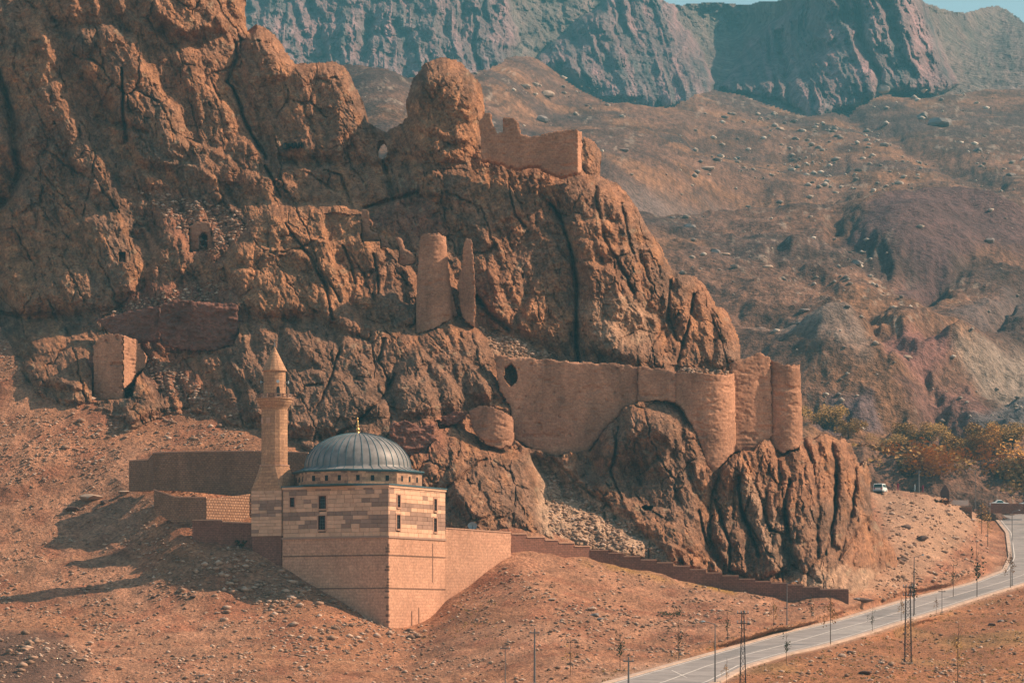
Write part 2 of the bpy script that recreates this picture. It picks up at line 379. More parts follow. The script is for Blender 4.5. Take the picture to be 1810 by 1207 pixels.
# ------------------------------------------------------------------ ground: distances surveyed at points, then one sheet
ROADY = ([860, 906, 942, 1009, 1031, 1061, 1097, 1151, 1207, 1300, 1400], [735, 690, 645, 565, 530, 470, 415, 360, 305, 250, 215])
def road_y(py): return np.interp(py, *ROADY)
RL = ([880, 906, 916, 942, 985, 1009, 1031, 1061, 1097, 1119, 1151, 1174, 1207, 1300, 1400], [1700, 1753, 1762, 1783, 1789, 1778, 1723, 1605, 1487, 1392, 1281, 1200, 1085, 770, 430])
RR = ([880, 906, 942, 1009, 1025, 1038, 1058, 1080, 1100, 1124, 1144, 1156, 1178, 1205, 1300, 1400], [1850, 1880, 1900, 1885, 1830, 1787, 1723, 1655, 1588, 1514, 1443, 1389, 1315, 1264, 1010, 730])
def rl(py): return np.interp(py, *RL)
def rr(py): return np.interp(py, *RR)
gp = [(-300, 1300, 270), (100, 1300, 275), (450, 1300, 275), (700, 1300, 270), (-300, 1207, 330), (0, 1207, 335), (300, 1207, 335), (600, 1207, 335), (850, 1207, 325),
      (-300, 1060, 400), (0, 1055, 407), (250, 1030, 408), (450, 1040, 403), (-300, 950, 430), (0, 950, 432), (200, 950, 426), (100, 1120, 380), (350, 1120, 380),
      (440, 975, 410), (500, 1006, 407.2), (600, 1062, 403.0), (687, 1111, 399.3), (735, 1109, 403.5), (760, 1097, 407), (800, 1060, 412.5), (830, 1040, 416), (880, 1001, 421), (903, 987, 423),
      (560, 960, 422), (700, 960, 430), (800, 935, 432), (900, 935, 434),
      (1000, 986, 431), (1100, 1004, 434), (1200, 1026, 436), (1300, 1046, 437), (1400, 1063, 437), (1500, 1069, 434), (1000, 955, 440), (1200, 985, 445), (1400, 1025, 450),
      (950, 1080, 385), (1000, 1150, 345), (1150, 1100, 392), (1300, 1080, 405), (1400, 1085, 410), (800, 1150, 365),
      (-300, 800, 458), (0, 800, 458), (150, 820, 452), (300, 790, 455), (450, 780, 452), (540, 800, 450), (-300, 600, 500), (0, 600, 500), (200, 700, 474), (100, 580, 500), (400, 720, 468),
      (215, 860, 442), (300, 863, 434), (400, 868, 432), (400, 905, 427), (250, 900, 430), (320, 930, 416.5), (400, 943, 417), (400, 985, 408),
      (1600, 1050, 475), (1650, 1000, 530), (1560, 1000, 500), (1600, 930, 570), (1700, 950, 600), (1560, 880, 612), (1620, 872, 625), (1700, 890, 650), (1740, 905, 672), (1480, 1050, 440), (1540, 1060, 452),
      (1588, 1207, 320), (1800, 1207, 330), (2100, 1207, 335), (1800, 1120, 400), (2100, 1100, 420), (1800, 1060, 470), (2100, 1000, 560), (1400, 1207, 310), (1450, 1300, 260), (1800, 1300, 270), (2100, 1300, 270), (2100, 900, 690)]
GT = TPS(gp)
CRAG_CONTACT = [(-320, 570), (0, 574), (27, 640), (45, 685), (110, 705), (166, 711), (232, 745), (275, 722), (330, 718), (440, 758), (520, 772), (560, 800), (700, 870), (800, 930), (900, 935), (985, 950), (1050, 968),
                (1190, 990), (1300, 1018), (1420, 1040), (1500, 1052), (1560, 1010), (1592, 1000)]
CRAG_SIL = [(1592, 1000), (1580, 968), (1562, 940), (1545, 915), (1540, 880), (1541, 845), (1534, 815), (1527, 812), (1522, 822), (1512, 800), (1504, 782), (1492, 772), (1482, 776), (1472, 768), (1452, 764), (1440, 774), (1430, 768), (1420, 775), (1412, 690), (1330, 640), (1310, 632), (1308, 600), (1298, 572), (1284, 545), (1268, 540),
            (1250, 505), (1228, 486), (1196, 482), (1184, 468), (1168, 432), (1145, 402), (1128, 368), (1110, 342), (1090, 322), (1062, 310), (1064, 268), (1050, 248), (1032, 240), (1020, 262), (930, 262), (870, 250), (852, 235), (858, 190),
            (852, 150), (834, 128), (812, 106), (780, 100), (750, 110), (728, 140), (716, 180), (720, 205), (700, 222), (682, 232), (668, 226), (648, 214), (642, 180), (628, 150), (612, 118), (590, 106), (560, 110), (522, 112), (508, 92), (492, 66), (470, 48), (452, 42), (438, 56), (434, 20), (440, -30), (430, -120), (-320, -120)]
CRAG_IN = CRAG_SIL + CRAG_CONTACT
def ground_depth(X, Y):
    D = GT(X, Y)
    s = sdist(CRAG_IN, X, Y, 40); 
    cut = np.maximum(s, 0) * 0.35
    ry = road_y(Y); L = rl(Y); R = rr(Y)
    dist = np.maximum(np.maximum(L - X, X - R), 0)
    w = sstep(70, 14, dist) * (Y > 885)
    D = D * (1 - w) + ry * w
    return D + cut, w
def ground_z(X, Y, D, w):
    x = (X - CX) / F * D; y = D
    s = 1 - 0.93 * w
    z = 0.75 * fbm(x / 16, y / 16, 4, 31) + 0.4 * ridged((x + y * .4) / 6, (y - x * .3) / 9, 3, 41) * sstep(1150, 900, Y) + 0.3 * fbm(x / 2.2, y / 2.2, 3, 51)
    z = z + 1.6 * np.exp(-((X - 60) / 80) ** 2 - ((Y - 1165) / 30) ** 2) + 0.7 * np.exp(-((X - 620) / 90) ** 2 - ((Y - 1118) / 16) ** 2)
    near = np.exp(-(np.maximum(np.maximum(440 - X, X - 905), 0) / 40) ** 2) * (np.abs(Y - 1050) < 90)
    return z * s * (1 - 0.55 * near)
def gpos(px, py):
    X = np.array([float(px)]); Y = np.array([float(py)]); D, w = ground_depth(X, Y); z = ground_z(X, Y, D, w)
    return Vector(((px - CX) / F * D[0], D[0], (HY - py) / F * D[0] + z[0]))
gx = np.arange(-300, 2101, 2.6); gy = np.arange(560, 1300, 1.9)
GX, GY = np.meshgrid(gx, gy)
GD, GW = ground_depth(GX, GY); GZ = ground_z(GX, GY, GD, GW)
sC = sdist(CRAG_IN, GX, GY, 60)
top = np.interp(GX, [-300, 0, 1540, 1560, 1600, 1660, 1700, 1752, 1760, 2100], [556, 556, 870, 868, 868, 880, 888, 903, 900, 885])
keep = (sC < np.where(GX > 1380, 90, 34)) & (GY > top) & ~((GX > 1490) & (GX < 1700) & (GY < 868))
keep &= ~((GX > 850) & (GX < 1455) & (GY < 920))
x = (GX - CX) / F * GD
n1 = fbm(x / 22, GD / 30, 4, 5)[..., None]; n2 = fbm(x / 4, GD / 6, 3, 6)[..., None]
sand = np.array([0.35, 0.160, 0.086]); tan = np.array([0.385, 0.195, 0.118]); red = np.array([0.30, 0.118, 0.066]); olive = np.array([0.30, 0.17, 0.07])
c = sand + (tan - sand) * np.clip(n1 * 1.6 + .5, 0, 1)
c = c + (red - c) * (np.clip(n2 * 1.5, 0, .8))
n7 = fbm(GX / 3.5, GY / 2.2, 3, 7)[..., None]; n8 = fbm(GX / 45, GY / 9, 4, 8)[..., None]
c = c * (1 + .4 * n7) * (1 + .25 * n8)
rgt = sstep(0, 40, GX - rr(GY))[..., None] * (GY[..., None] > 1030)
c = c + (np.array([0.33, 0.14, 0.065]) - c) * rgt * .75
c = c + (olive - c) * rgt * np.clip(n1 * 2.5, 0, .7)
pale = np.exp(-((GX - (rl(GY) - 9)) / 12) ** 2) * (GY > 1000); pale = np.maximum(pale, np.exp(-((GX - (rr(GY) + 10)) / 11) ** 2) * (GY > 1030))
pale = np.maximum(pale, sstep(30, 0, sdist([(1060, 1215), (1170, 1185), (1200, 1176), (1230, 1215)], GX, GY, 60) * -1) * 0.9)
c = c + (np.array([0.48, 0.31, 0.22]) - c) * np.clip(pale, 0, 1)[..., None] * .85
mound = sstep(-14, 12, sdist([(1540, 870), (1640, 876), (1740, 905), (1700, 960), (1640, 1010), (1600, 1040), (1500, 1050), (1590, 990)], GX, GY, 50))[..., None]
c = c + (np.array([0.42, 0.26, 0.17]) - c) * mound * .7
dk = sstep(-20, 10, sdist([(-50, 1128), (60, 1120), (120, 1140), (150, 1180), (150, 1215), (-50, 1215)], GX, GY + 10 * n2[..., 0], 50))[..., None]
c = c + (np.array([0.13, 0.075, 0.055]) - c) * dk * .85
verge = np.exp(-((GX - (rl(GY) - 45)) / 30) ** 2)[..., None] * (GY > 1090)[..., None] * np.clip(n2 * 2 + .4, 0, 1)
c = c + (np.array([0.27, 0.13, 0.05]) - c) * verge * .8
for tr in ([(-300, 1100), (0, 1098), (180, 1112), (420, 1150), (640, 1172), (860, 1192)], [(-300, 1112), (60, 1112), (240, 1130), (460, 1166), (700, 1190), (900, 1215)], [(0, 1010), (160, 985), (330, 1000)], [(930, 1010), (1000, 1060), (960, 1120), (1010, 1180)]):
    c = c + (np.array([0.47, 0.25, 0.145]) - c) * (.5 * np.exp(-(ldist(tr, GX, GY + 3 * n2[..., 0], 14) / 3.2) ** 2) * np.clip(n8[..., 0] + .8, 0, 1))[..., None]
wallgrass = np.exp(-(ldist([(1030, 994), (1100, 1006), (1200, 1028), (1300, 1048)], GX, GY, 30) / 5) ** 2)[..., None]
c = c + (np.array([0.36, 0.20, 0.05]) - c) * wallgrass * np.clip(n2 + .7, 0, 1)
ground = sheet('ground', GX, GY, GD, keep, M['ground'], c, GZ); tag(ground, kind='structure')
# valley floor under and behind everything
fl = MB().add([(-5000, -2500, -12), (5000, -2500, -12), (5000, 5500, -12), (-5000, 5500, -12)], [(0, 1, 2, 3)]).build('valley_floor', plain_mat('valley_soil', (0.34, 0.2, 0.12), 0.95, 0.2, 0.01)); tag(fl, kind='structure')
ax = MB().add([(x_, y_, z_) for x_ in (-400, 96) for y_, z_ in ((590, 10), (640, 24.5), (690, 26.9), (820, 30))] + [(x_, y_, z_) for x_ in (96, 600) for y_, z_ in ((682, 24.5), (700, 26.8), (820, 30))], [(0, 4, 5, 1), (1, 5, 6, 2), (2, 6, 7, 3), (8, 11, 12, 9), (9, 12, 13, 10)]).build('terrace_ground', plain_mat('terrace_soil', (0.38, 0.22, 0.14), 0.95, 0.2, 0.1)); tag(ax, kind='structure')

# ------------------------------------------------------------------ castle walls: outlines and distances (crag is cut back behind them)
CT = TPS([(a, b, float(GT(a, b)) - 1.5) for a, b in CRAG_CONTACT] +
         [(300, 0, 530), (0, 0, 532), (-300, 0, 535), (150, 300, 517), (-300, 300, 520), (150, 480, 505), (400, 100, 528), (560, 150, 522), (560, 300, 510), (430, 340, 507), (560, 450, 491), (400, 560, 485), (-300, -120, 545), (430, -120, 545),
          (785, 110, 512), (785, 300, 501), (950, 300, 500), (1030, 250, 505), (900, 450, 490), (1000, 600, 481), (1100, 400, 494), (1180, 500, 492), (1290, 600, 488), (650, 380, 498), (640, 600, 474), (700, 500, 485), (560, 700, 462), (760, 700, 463), (760, 560, 477),
          (1000, 690, 474), (1200, 690, 474), (1300, 700, 476), (1400, 700, 484), (950, 810, 462), (1000, 830, 460), (850, 850, 446), (1150, 850, 462), (1280, 860, 462), (1150, 735, 461.5), (1060, 795, 461), (1222, 770, 461), (1275, 835, 460.5), (1420, 860, 470), (1500, 850, 482), (1200, 950, 450), (1450, 960, 460), (1030, 880, 455)])
S = []   # (kind, polygon, params) for later building
def wall_depth(yl, yr, xl, xr):
    return lambda X, Y: yl + (yr - yl) * (X - xl) / (xr - xl)
def round_depth(xc, yc, r, flare=0.0, y0=0, y1=1):
    def f(X, Y):
        rr_ = r * (1 + flare * np.clip((Y - y0) / (y1 - y0), 0, 1)); xx = (X - xc) / F * yc
        return yc - np.sqrt(np.maximum(rr_ * rr_ - xx * xx, 0.0))
    return f
WALLS = [
 ('castle_wall', [(872, 622), (905, 632), (960, 634), (1040, 640), (1100, 643), (1128, 647), (1130, 712), (1105, 725), (1062, 768), (1040, 800), (985, 808), (935, 792), (908, 775), (900, 715), (882, 690)], wall_depth(466, 466, 880, 1130), 2.6, 'castle', 'long weathered curtain wall of the castle with a ragged hole near its left end', 'castle wall', None),
 ('castle_wall', [(1127, 646), (1160, 650), (1196, 656), (1196, 712), (1160, 708), (1127, 712)], wall_depth(465, 464.5, 1127, 1196), 3, 'castle', 'short stepped-forward wall panel between the long curtain wall and the broad round tower', 'castle wall', None),
 ('castle_wall', [(1292, 642), (1320, 632), (1345, 622), (1362, 632), (1366, 770), (1330, 800), (1292, 800)], wall_depth(468, 470.5, 1292, 1366), 2.4, 'castle', 'tall castle wall between the two right-hand round towers, crossed by a diagonal shadow', 'castle wall', None),
 ('round_tower', [(1190, 655), (1240, 659), (1285, 662), (1299, 657), (1302, 780), (1298, 800), (1285, 812), (1262, 840), (1250, 822), (1230, 765), (1204, 720), (1190, 710)], round_depth(1246, 467, 5.15, .02, 655, 830), 4, 'castle', 'broad round castle tower rising from the crag with a flat broken top', 'castle tower', None),
 ('round_tower', [(1357, 632), (1372, 640), (1388, 645), (1402, 643), (1415, 642), (1420, 775), (1412, 792), (1380, 800), (1357, 780)], round_depth(1388, 473, 2.85, .05, 640, 790), 4, 'castle', 'slender round castle tower at the right-hand end of the castle wall', 'castle tower', None),
 ('round_tower', [(742, 418), (755, 412), (775, 411), (789, 418), (792, 470), (800, 520), (810, 558), (790, 568), (765, 584), (734, 592), (736, 500)], round_depth(765, 478, 2.4, .5, 440, 590), 3, 'castle', 'tall half-round tower standing alone against the cliff above the dome', 'castle tower', None),
 ('broken_wall', [(822, 420), (834, 422), (838, 470), (841, 540), (838, 576), (822, 568), (812, 545), (808, 500), (816, 470), (818, 440)], wall_depth(476.5, 474, 808, 841), 5, 'castle', 'thin upright fin of broken brick wall right of the lone half-round tower', 'ruined wall', None),
 ('round_tower', [(828, 725), (846, 716), (870, 718), (892, 728), (907, 737), (910, 775), (905, 788), (880, 792), (862, 786), (840, 768), (832, 745)], round_depth(870, 458, 3.5, .04, 720, 790), 3, 'castle', 'low round bastion with sloping top below the left end of the curtain wall', 'castle tower', None),
 ('broken_wall', [(772, 738), (800, 728), (826, 726), (824, 738), (800, 752), (776, 753)], wall_depth(458, 457, 772, 826), 2, 'red_brick', 'sliver of red brick wall left of the low round bastion', 'ruined wall', None),
 ('broken_wall', [(692, 748), (715, 742), (740, 752), (768, 750), (770, 775), (752, 800), (722, 806), (698, 790), (685, 765)], wall_depth(448, 450, 690, 770), 2, 'red_brick', 'rough patch of dark red masonry on the rock right of the dome', 'ruined wall', None),
 ('broken_wall', [(286, 536), (310, 528), (350, 532), (420, 538), (422, 585), (412, 612), (380, 620), (330, 619), (290, 612), (278, 580)], wall_depth(478, 479, 286, 420), 2, 'red_brick', 'square red brick facing set into the cliff above left of the minaret', 'ruined wall', None),
 ('castle_wall', [(847, 212), (858, 200), (868, 202), (872, 222), (880, 236), (888, 230), (890, 208), (903, 206), (916, 214), (922, 236), (935, 240), (975, 234), (1015, 228), (1029, 232), (1029, 303), (1000, 312), (975, 308), (945, 292), (920, 300), (880, 288), (850, 282)], lambda X, Y: 493 - 3 * (X - 847) / 182 + np.maximum(X - 1021, 0) * .35, 3, 'castle', 'upper castle wall with two jagged stumps beside the domed rock pinnacle', 'castle wall', None),
 ('broken_wall', [(334, 398), (348, 392), (372, 394), (380, 440), (334, 446)], wall_depth(503, 502, 334, 380), 1.5, 'castle', 'small ruined wall with a dark arched opening on the rubble ledge at upper left', 'ruined wall', None),
 ('broken_wall', [(638, 368), (651, 372), (655, 406), (668, 412), (669, 426), (638, 428)], wall_depth(493, 492, 638, 669), 1.5, 'castle', 'stepped wall remnant at the right end of the long rock ledge', 'ruined wall', None),
 ('broken_wall', [(671, 414), (680, 417), (692, 436), (671, 440)], wall_depth(490.5, 490, 671, 692), 1.5, 'castle', 'tiny wall remnant between the stepped remnant and the small lit stub', 'ruined wall', None),
 ('broken_wall', [(172, 566), (225, 550), (283, 538), (281, 600), (240, 606), (200, 596)], wall_depth(486, 479.5, 172, 283), 1.5, 'red_brick', 'dark crumbling brick slope wall left of the square brick facing', 'ruined wall', None),
 ('broken_wall', [(697, 418), (710, 420), (716, 440), (735, 446), (735, 466), (712, 472), (702, 466), (706, 440)], wall_depth(488, 488, 697, 735), 1.5, 'castle', 'small stub of wall catching light left of the lone half-round tower', 'ruined wall', None),
]
HOLE = [(892, 650), (903, 642), (913, 652), (914, 672), (902, 684), (891, 670)]

# ------------------------------------------------------------------ crag
BL = [  # polygon, bulge m, rounding px, tilt_x, tilt_y
 ([(-330, 60), (-330, 560), (0, 560), (0, 350), (28, 300), (14, 180), (0, 130)], 5, 26, 0, 0),
 ([(2, 120), (20, 40), (60, 32), (95, 60), (120, 140), (150, 200), (190, 290), (222, 350), (240, 420), (262, 450), (250, 530), (160, 552), (0, 560), (-10, 400), (34, 300), (22, 190)], 9, 40, 0, .1),
 ([(100, 60), (200, 40), (240, 70), (290, 150), (330, 190), (345, 270), (300, 300), (235, 300), (190, 190), (140, 130)], 6, 30, 0, 0),
 ([(230, -120), (430, -120), (434, 20), (400, 60), (330, 70), (260, 30)], 8, 30, 0, 0),
 ([(80, -120), (220, -120), (230, 20), (190, 50), (100, 40)], 6, 30, 0, 0),
 ([(300, 90), (350, 80), (420, 110), (440, 200), (470, 270), (410, 330), (330, 310), (340, 200)], 4, 26, 0, 0),
 ([(402, 120), (440, 50), (470, 48), (520, 112), (600, 106), (642, 170), (640, 220), (600, 285), (480, 280), (430, 190)], 8, 34, 0, 0),
 ([(480, 290), (570, 285), (640, 290), (680, 320), (690, 350), (600, 362), (500, 355)], 3, 16, 0, 0),
 ([(720, 150), (750, 108), (800, 104), (850, 150), (856, 205), (848, 250), (830, 290), (760, 310), (720, 270), (715, 200)], 8, 40, 0, 0),
 ([(690, 300), (760, 290), (830, 290), (850, 330), (820, 370), (740, 340), (700, 345)], 6, 26, 0, 0),
 ([(380, 470), (470, 372), (540, 358), (640, 366), (655, 410), (705, 430), (735, 480), (735, 570), (650, 600), (560, 560), (450, 560), (390, 530)], 7, 22, 0, 0),
 ([(570, 380), (650, 380), (660, 420), (720, 480), (725, 560), (640, 590), (600, 500)], 3, 26, 0, 0),
 ([(780, 300), (850, 300), (930, 290), (975, 350), (1003, 440), (1020, 560), (1010, 630), (960, 615), (900, 590), (845, 556), (838, 430), (800, 380)], 5, 40, 0, 0),
 ([(930, 300), (970, 285), (990, 330), (975, 365), (945, 340)], 3, 14, 0, 0),
 ([(985, 320), (1050, 308), (1110, 345), (1150, 420), (1188, 490), (1180, 560), (1140, 600), (1080, 632), (1030, 625), (1020, 500), (1008, 430)], 8, 30, 0, 0),
 ([(1110, 350), (1160, 420), (1200, 490), (1230, 600), (1190, 640), (1140, 590), (1130, 480)], 3, 20, 0, 0),
 ([(1186, 484), (1230, 486), (1256, 520), (1262, 640), (1215, 648), (1190, 600)], 4, 14, 0, 0),
 ([(1262, 540), (1296, 572), (1310, 632), (1290, 650), (1265, 650)], 4, 10, 0, 0),
 ([(1076, 636), (1095, 600), (1128, 584), (1165, 598), (1186, 640), (1180, 655)], 7, 22, 0, 0),
 ([(380, 560), (480, 556), (560, 570), (650, 600), (690, 680), (690, 745), (600, 775), (520, 772), (440, 740), (400, 650)], 5, 40, 0, .35),
 ([(640, 560), (735, 590), (790, 566), (700, 640), (680, 690), (640, 620)], 3, 18, 0, 0),
 ([(690, 660), (760, 580), (800, 562), (850, 590), (878, 640), (884, 700), (850, 716), (780, 735), (700, 740)], 8, 30, 0, 0),
 ([(1040, 805), (1065, 772), (1115, 722), (1192, 712), (1228, 765), (1245, 830), (1262, 850), (1262, 910), (1240, 985), (1180, 985), (1090, 920), (1045, 860)], 7, 40, 0, .1),
 ([(1200, 720), (1232, 770), (1262, 850), (1262, 910), (1225, 870), (1205, 800)], 3, 12, 0, 0),
 ([(1255, 870), (1285, 815), (1312, 795), (1335, 830), (1352, 900), (1385, 950), (1395, 1010), (1340, 1030), (1290, 1010), (1258, 950)], 7, 14, 0, 0),
 ([(1316, 800), (1345, 780), (1366, 782), (1385, 860), (1398, 950), (1360, 940), (1335, 860)], 5, 11, 0, 0),
 ([(1372, 810), (1395, 792), (1418, 778), (1440, 830), (1450, 900), (1445, 985), (1420, 1010), (1395, 960)], 7, 12, 0, 0),
 ([(1422, 775), (1450, 768), (1472, 800), (1478, 900), (1468, 975), (1448, 985), (1446, 880)], 6, 10, 0, 0),
 ([(1470, 768), (1500, 780), (1512, 840), (1508, 900), (1490, 970), (1474, 960), (1482, 860)], 6, 10, 0, 0),
 ([(1508, 796), (1532, 815), (1542, 880), (1538, 915), (1500, 975), (1485, 990), (1512, 900)], 6, 10, 0, 0),
 ([(1541, 915), (1565, 940), (1585, 985), (1545, 1005), (1500, 1000)], 4, 14, 0, 0),
 ([(770, 810), (800, 760), (850, 790), (905, 795), (940, 800), (956, 870), (960, 940), (900, 935), (830, 925), (790, 880)], 7, 24, 0, .1),
 ([(620, 740), (700, 740), (770, 760), (800, 800), (790, 900), (740, 880), (640, 810)], 4, 24, 0, .1),
 ([(30, 650), (60, 600), (130, 585), (165, 600), (165, 690), (110, 690), (50, 680)], 6, 18, 0, 0),
 ([(235, 640), (262, 645), (272, 695), (258, 735), (232, 760), (215, 720), (228, 690)], 4, 10, 0, 0),
 ([(330, 400), (345, 470), (300, 520), (250, 530), (262, 450), (290, 400)], 4, 16, 0, 0),
 ([(400, 470), (340, 490), (300, 520), (180, 560), (280, 560), (430, 530)], -1, 14, 0, .8),
 ([(230, 330), (330, 320), (420, 370), (455, 390), (420, 440), (380, 470), (340, 430), (300, 380), (240, 360)], -1, 16, 0, .8),
 ([(842, 570), (900, 592), (1000, 632), (1080, 640), (1000, 640), (905, 632), (872, 620), (850, 600)], -2, 8, 0, 1.6),
 ([(1180, 640), (1300, 655), (1290, 664), (1190, 658)], -2, 6, 0, 1.6),
 ([(930, 800), (985, 812), (1045, 870), (1100, 925), (1190, 985), (1100, 985), (990, 955), (960, 930)], -3, 18, 0, 1.3),
 ([(640, 215), (700, 225), (720, 260), (690, 300), (650, 270)], -3, 12, 0, 0),
]
CR = [([(0, 128), (14, 180), (20, 260), (36, 300), (20, 350), (-4, 365)], 3.2, 7), ([(398, 148), (412, 165), (430, 210), (446, 240), (470, 278)], 5, 3), ([(414, 80), (416, 105), (398, 148)], 3, 5),
      ([(470, 290), (488, 320), (497, 350)], 3, 2.5), ([(972, 362), (990, 380), (1008, 430), (1012, 480), (1022, 520), (1020, 570), (1022, 640)], 4, 3.5), ([(840, 525), (870, 560), (900, 585)], 4, 4.5), ([(508, 395), (528, 425), (545, 450), (572, 490), (584, 560)], 3, 3),
      ([(606, 435), (622, 470), (628, 500)], 2.5, 3), ([(672, 255), (676, 290), (690, 340)], 3, 5), ([(640, 366), (680, 352), (740, 338)], 3, 4), ([(216, 120), (218, 200), (222, 250)], 3.5, 3), ([(170, 208), (210, 218), (258, 238)], 2.5, 6),
      ([(570, 300), (600, 308), (612, 350)], 2, 2.5), ([(1185, 500), (1178, 560), (1195, 600)], 2.5, 4), ([(1226, 520), (1212, 590), (1200, 636)], 2.5, 4), ([(1262, 880), (1290, 960), (1290, 1010)], 3, 3), ([(1305, 840), (1308, 900), (1340, 980)], 4, 4),
      ([(1392, 850), (1388, 910), (1400, 960)], 4, 4), ([(1478, 840), (1476, 920), (1460, 975)], 4, 3), ([(1545, 905), (1515, 940), (1482, 988)], 4, 3.5), ([(700, 660), (680, 700), (640, 740), (600, 770)], 2.5, 3), ([(600, 610), (590, 660), (560, 720)], 2, 3),
      ([(770, 930), (790, 870), (830, 830), (860, 810)], 2.5, 3), ([(680, 600), (670, 640), (690, 680)], 2, 3), ([(980, 810), (1040, 870), (1080, 900)], 2, 3), ([(1090, 760), (1080, 830), (1100, 880)], 2, 3), ([(0, 550), (60, 560), (140, 560)], 3, 8),
      ([(1235, 900), (1250, 960)], 3, 3), ([(660, 450), (672, 520)], 2, 2.5), ([(560, 460), (600, 530)], 2, 2.5), ([(900, 330), (912, 380), (930, 400)], 2, 3), ([(1050, 330), (1070, 420), (1120, 520)], 2, 3.5), ([(1100, 360), (1120, 450)], 2, 3)]
CAVES = [([(209, 447), (221, 447), (221, 463), (209, 463)], 3), ([(355, 418), (360, 413), (365, 418), (366, 436), (355, 436)], 3), ([(1133, 896), (1140, 893), (1153, 895), (1152, 902), (1140, 903)], 4)]
KS = 1.95
sx = np.arange(-230, 1640, KS); sy = np.arange(-60, 1085, KS)
KX, KY = np.meshgrid(sx, sy)
wx = KX + 6 * fbm(KX / 60, KY / 60, 3, 71) + 1.6 * fbm(KX / 12, KY / 12, 2, 72); wy = KY + 6 * fbm(KX / 60, KY / 60, 3, 81) + 1.6 * fbm(KX / 12, KY / 12, 2, 82)
KD = CT(KX, KY)
def terrace(D, P, n, k):
    t = D / P + n; f = t - np.floor(t); return D + k * (P * (np.floor(t) + sstep(.70, 1.0, f) - n) - D)
KD = terrace(KD, 9.0, 2.2 * fbm(KX / 170, KY / 170, 2, 91) + (KX * .004), .18)
R = np.zeros(KX.shape)
for poly, amp, w, tx, ty in BL:
    s = sdist(poly, wx, wy, 40); ins = s > 0
    P = np.array(poly); cx, cy = P.mean(0)
    prof = np.where(ins, 1 - (1 - np.clip(s / w, 0, 1)) ** 2, 0)
    b = amp * np.clip(prof, 0, 1) ** .8 + ins * (tx * (wx - cx) + ty * (wy - cy)) / 12.0 * np.clip(s / 22, 0, 1)
    R = np.where(ins, np.where(amp > 0, np.maximum(R, 0) * 0.25 + b, R * 0.4 + b), R)
# joints lean to the right going down, as in the photograph
u = (wx * 0.93 - wy * 0.37); v = (wx * 0.37 + wy * 0.93)
def blur(A, n):
    for _ in range(n):
        P_ = np.pad(A, 1, mode='edge'); A = (P_[:-2, 1:-1] + P_[2:, 1:-1] + P_[1:-1, :-2] + P_[1:-1, 2:] + 2 * A) / 6
    return A
spire = sstep(1215, 1260, KX) * sstep(740, 800, KY)
R = (.75 - .5 * spire) * blur(R * .62, 26) + (.25 + .6 * spire) * R * .62
R = R + spire * (2.3 * shards((KX - .12 * KY) / 26, KY / 120, 106, 1.8) + 1.6 * shards((KX + .1 * KY) / 11, KY / 42, 107, 1.8))
R = R + 5.0 * shards(u / 95, v / 150, 101) + 2.8 * shards(u / 42, v / 84, 111, 1.5) + 1.15 * shards((u + .3 * v) / 18, v / 34, 121, 1.5) + 0.5 * shards(KX / 7.5, KY / 11, 131, 1.3, 4)
R = R + 1.0 * fbm(u / 40, v / 130, 4, 141) + 0.25 * ridged(u / 9, v / 40, 3, 151) + 0.22 * fbm(KX / 4, KY / 4, 2, 161)
def crackmap(x, y, seed, w):
    f1, f2, _ = voro(x, y, seed); return np.exp(-((f2 - f1) / w) ** 2)
R = R - 1.1 * crackmap((u + 4 * fbm(KX / 12, KY / 12, 3, 93)) / 60, (v + 6 * fbm(KX / 12, KY / 12, 3, 94)) / 120, 95, .035) * sstep(-.15, .2, fbm(KX / 50, KY / 70, 3, 96))
R = R - .55 * crackmap((u + 3 * fbm(KX / 8, KY / 8, 3, 97)) / 22, (v + 3 * fbm(KX / 8, KY / 8, 3, 98)) / 38, 99, .07) * sstep(-.1, .25, fbm(KX / 30, KY / 40, 3, 100))
R = R - .9 * sstep(.55, .75, fbm(u / 9, v / 22, 4, 102)) + .3 * fbm(KX / 6, KY / 5, 3, 103)
for line, dep, w in CR:
    d = ldist(line, wx, wy, 24); R = R - .8 * dep * np.exp(-(d / (w * (0.8 + 0.5 * fbm(KX / 20, KY / 20, 2, 171)))) ** 2)
KD = KD - R
for name, poly, fd, th, mt, *_ in WALLS:
    s = sdist(poly, KX + 2.5 * fbm(KX / 12, KY / 12, 3, 104), KY + (4.0 * fbm(KX / 14, KY / 14, 3, 105) + 9 * fbm(KX / 30, KY / 30, 2, 108)) * (KY > 700), 20)
    tgt = fd(KX, KY) + 1.2
    if 'tower' in name: tgt = np.full(KX.shape, fd(np.array([np.array(poly)[:, 0].min() + 1.0]), np.array([700.0]))[0] + 0.6)
    KD = np.where(s > 0.3, np.maximum(KD, tgt), KD)
RT = [(163, 592), (190, 586), (220, 590), (245, 605), (258, 628), (256, 648), (240, 665), (232, 700), (165, 707)]
KD = np.where(sdist(RT, KX, KY, 20) > -2, np.maximum(KD, 482), KD)
for poly, dep in CAVES:
    KD = np.where(sdist(poly, KX, KY, 10) > 0, KD + dep, KD)
KD = np.where(sdist(HOLE, KX, KY, 10) > 0, KD + 3, KD)
sK = sdist(CRAG_IN, KX, KY, 60)
below = (KY > np.interp(KX, [p[0] for p in CRAG_CONTACT], [p[1] for p in CRAG_CONTACT]) - 2)
KD = KD + np.where(sK < 0, -sK * 0.22, 0)
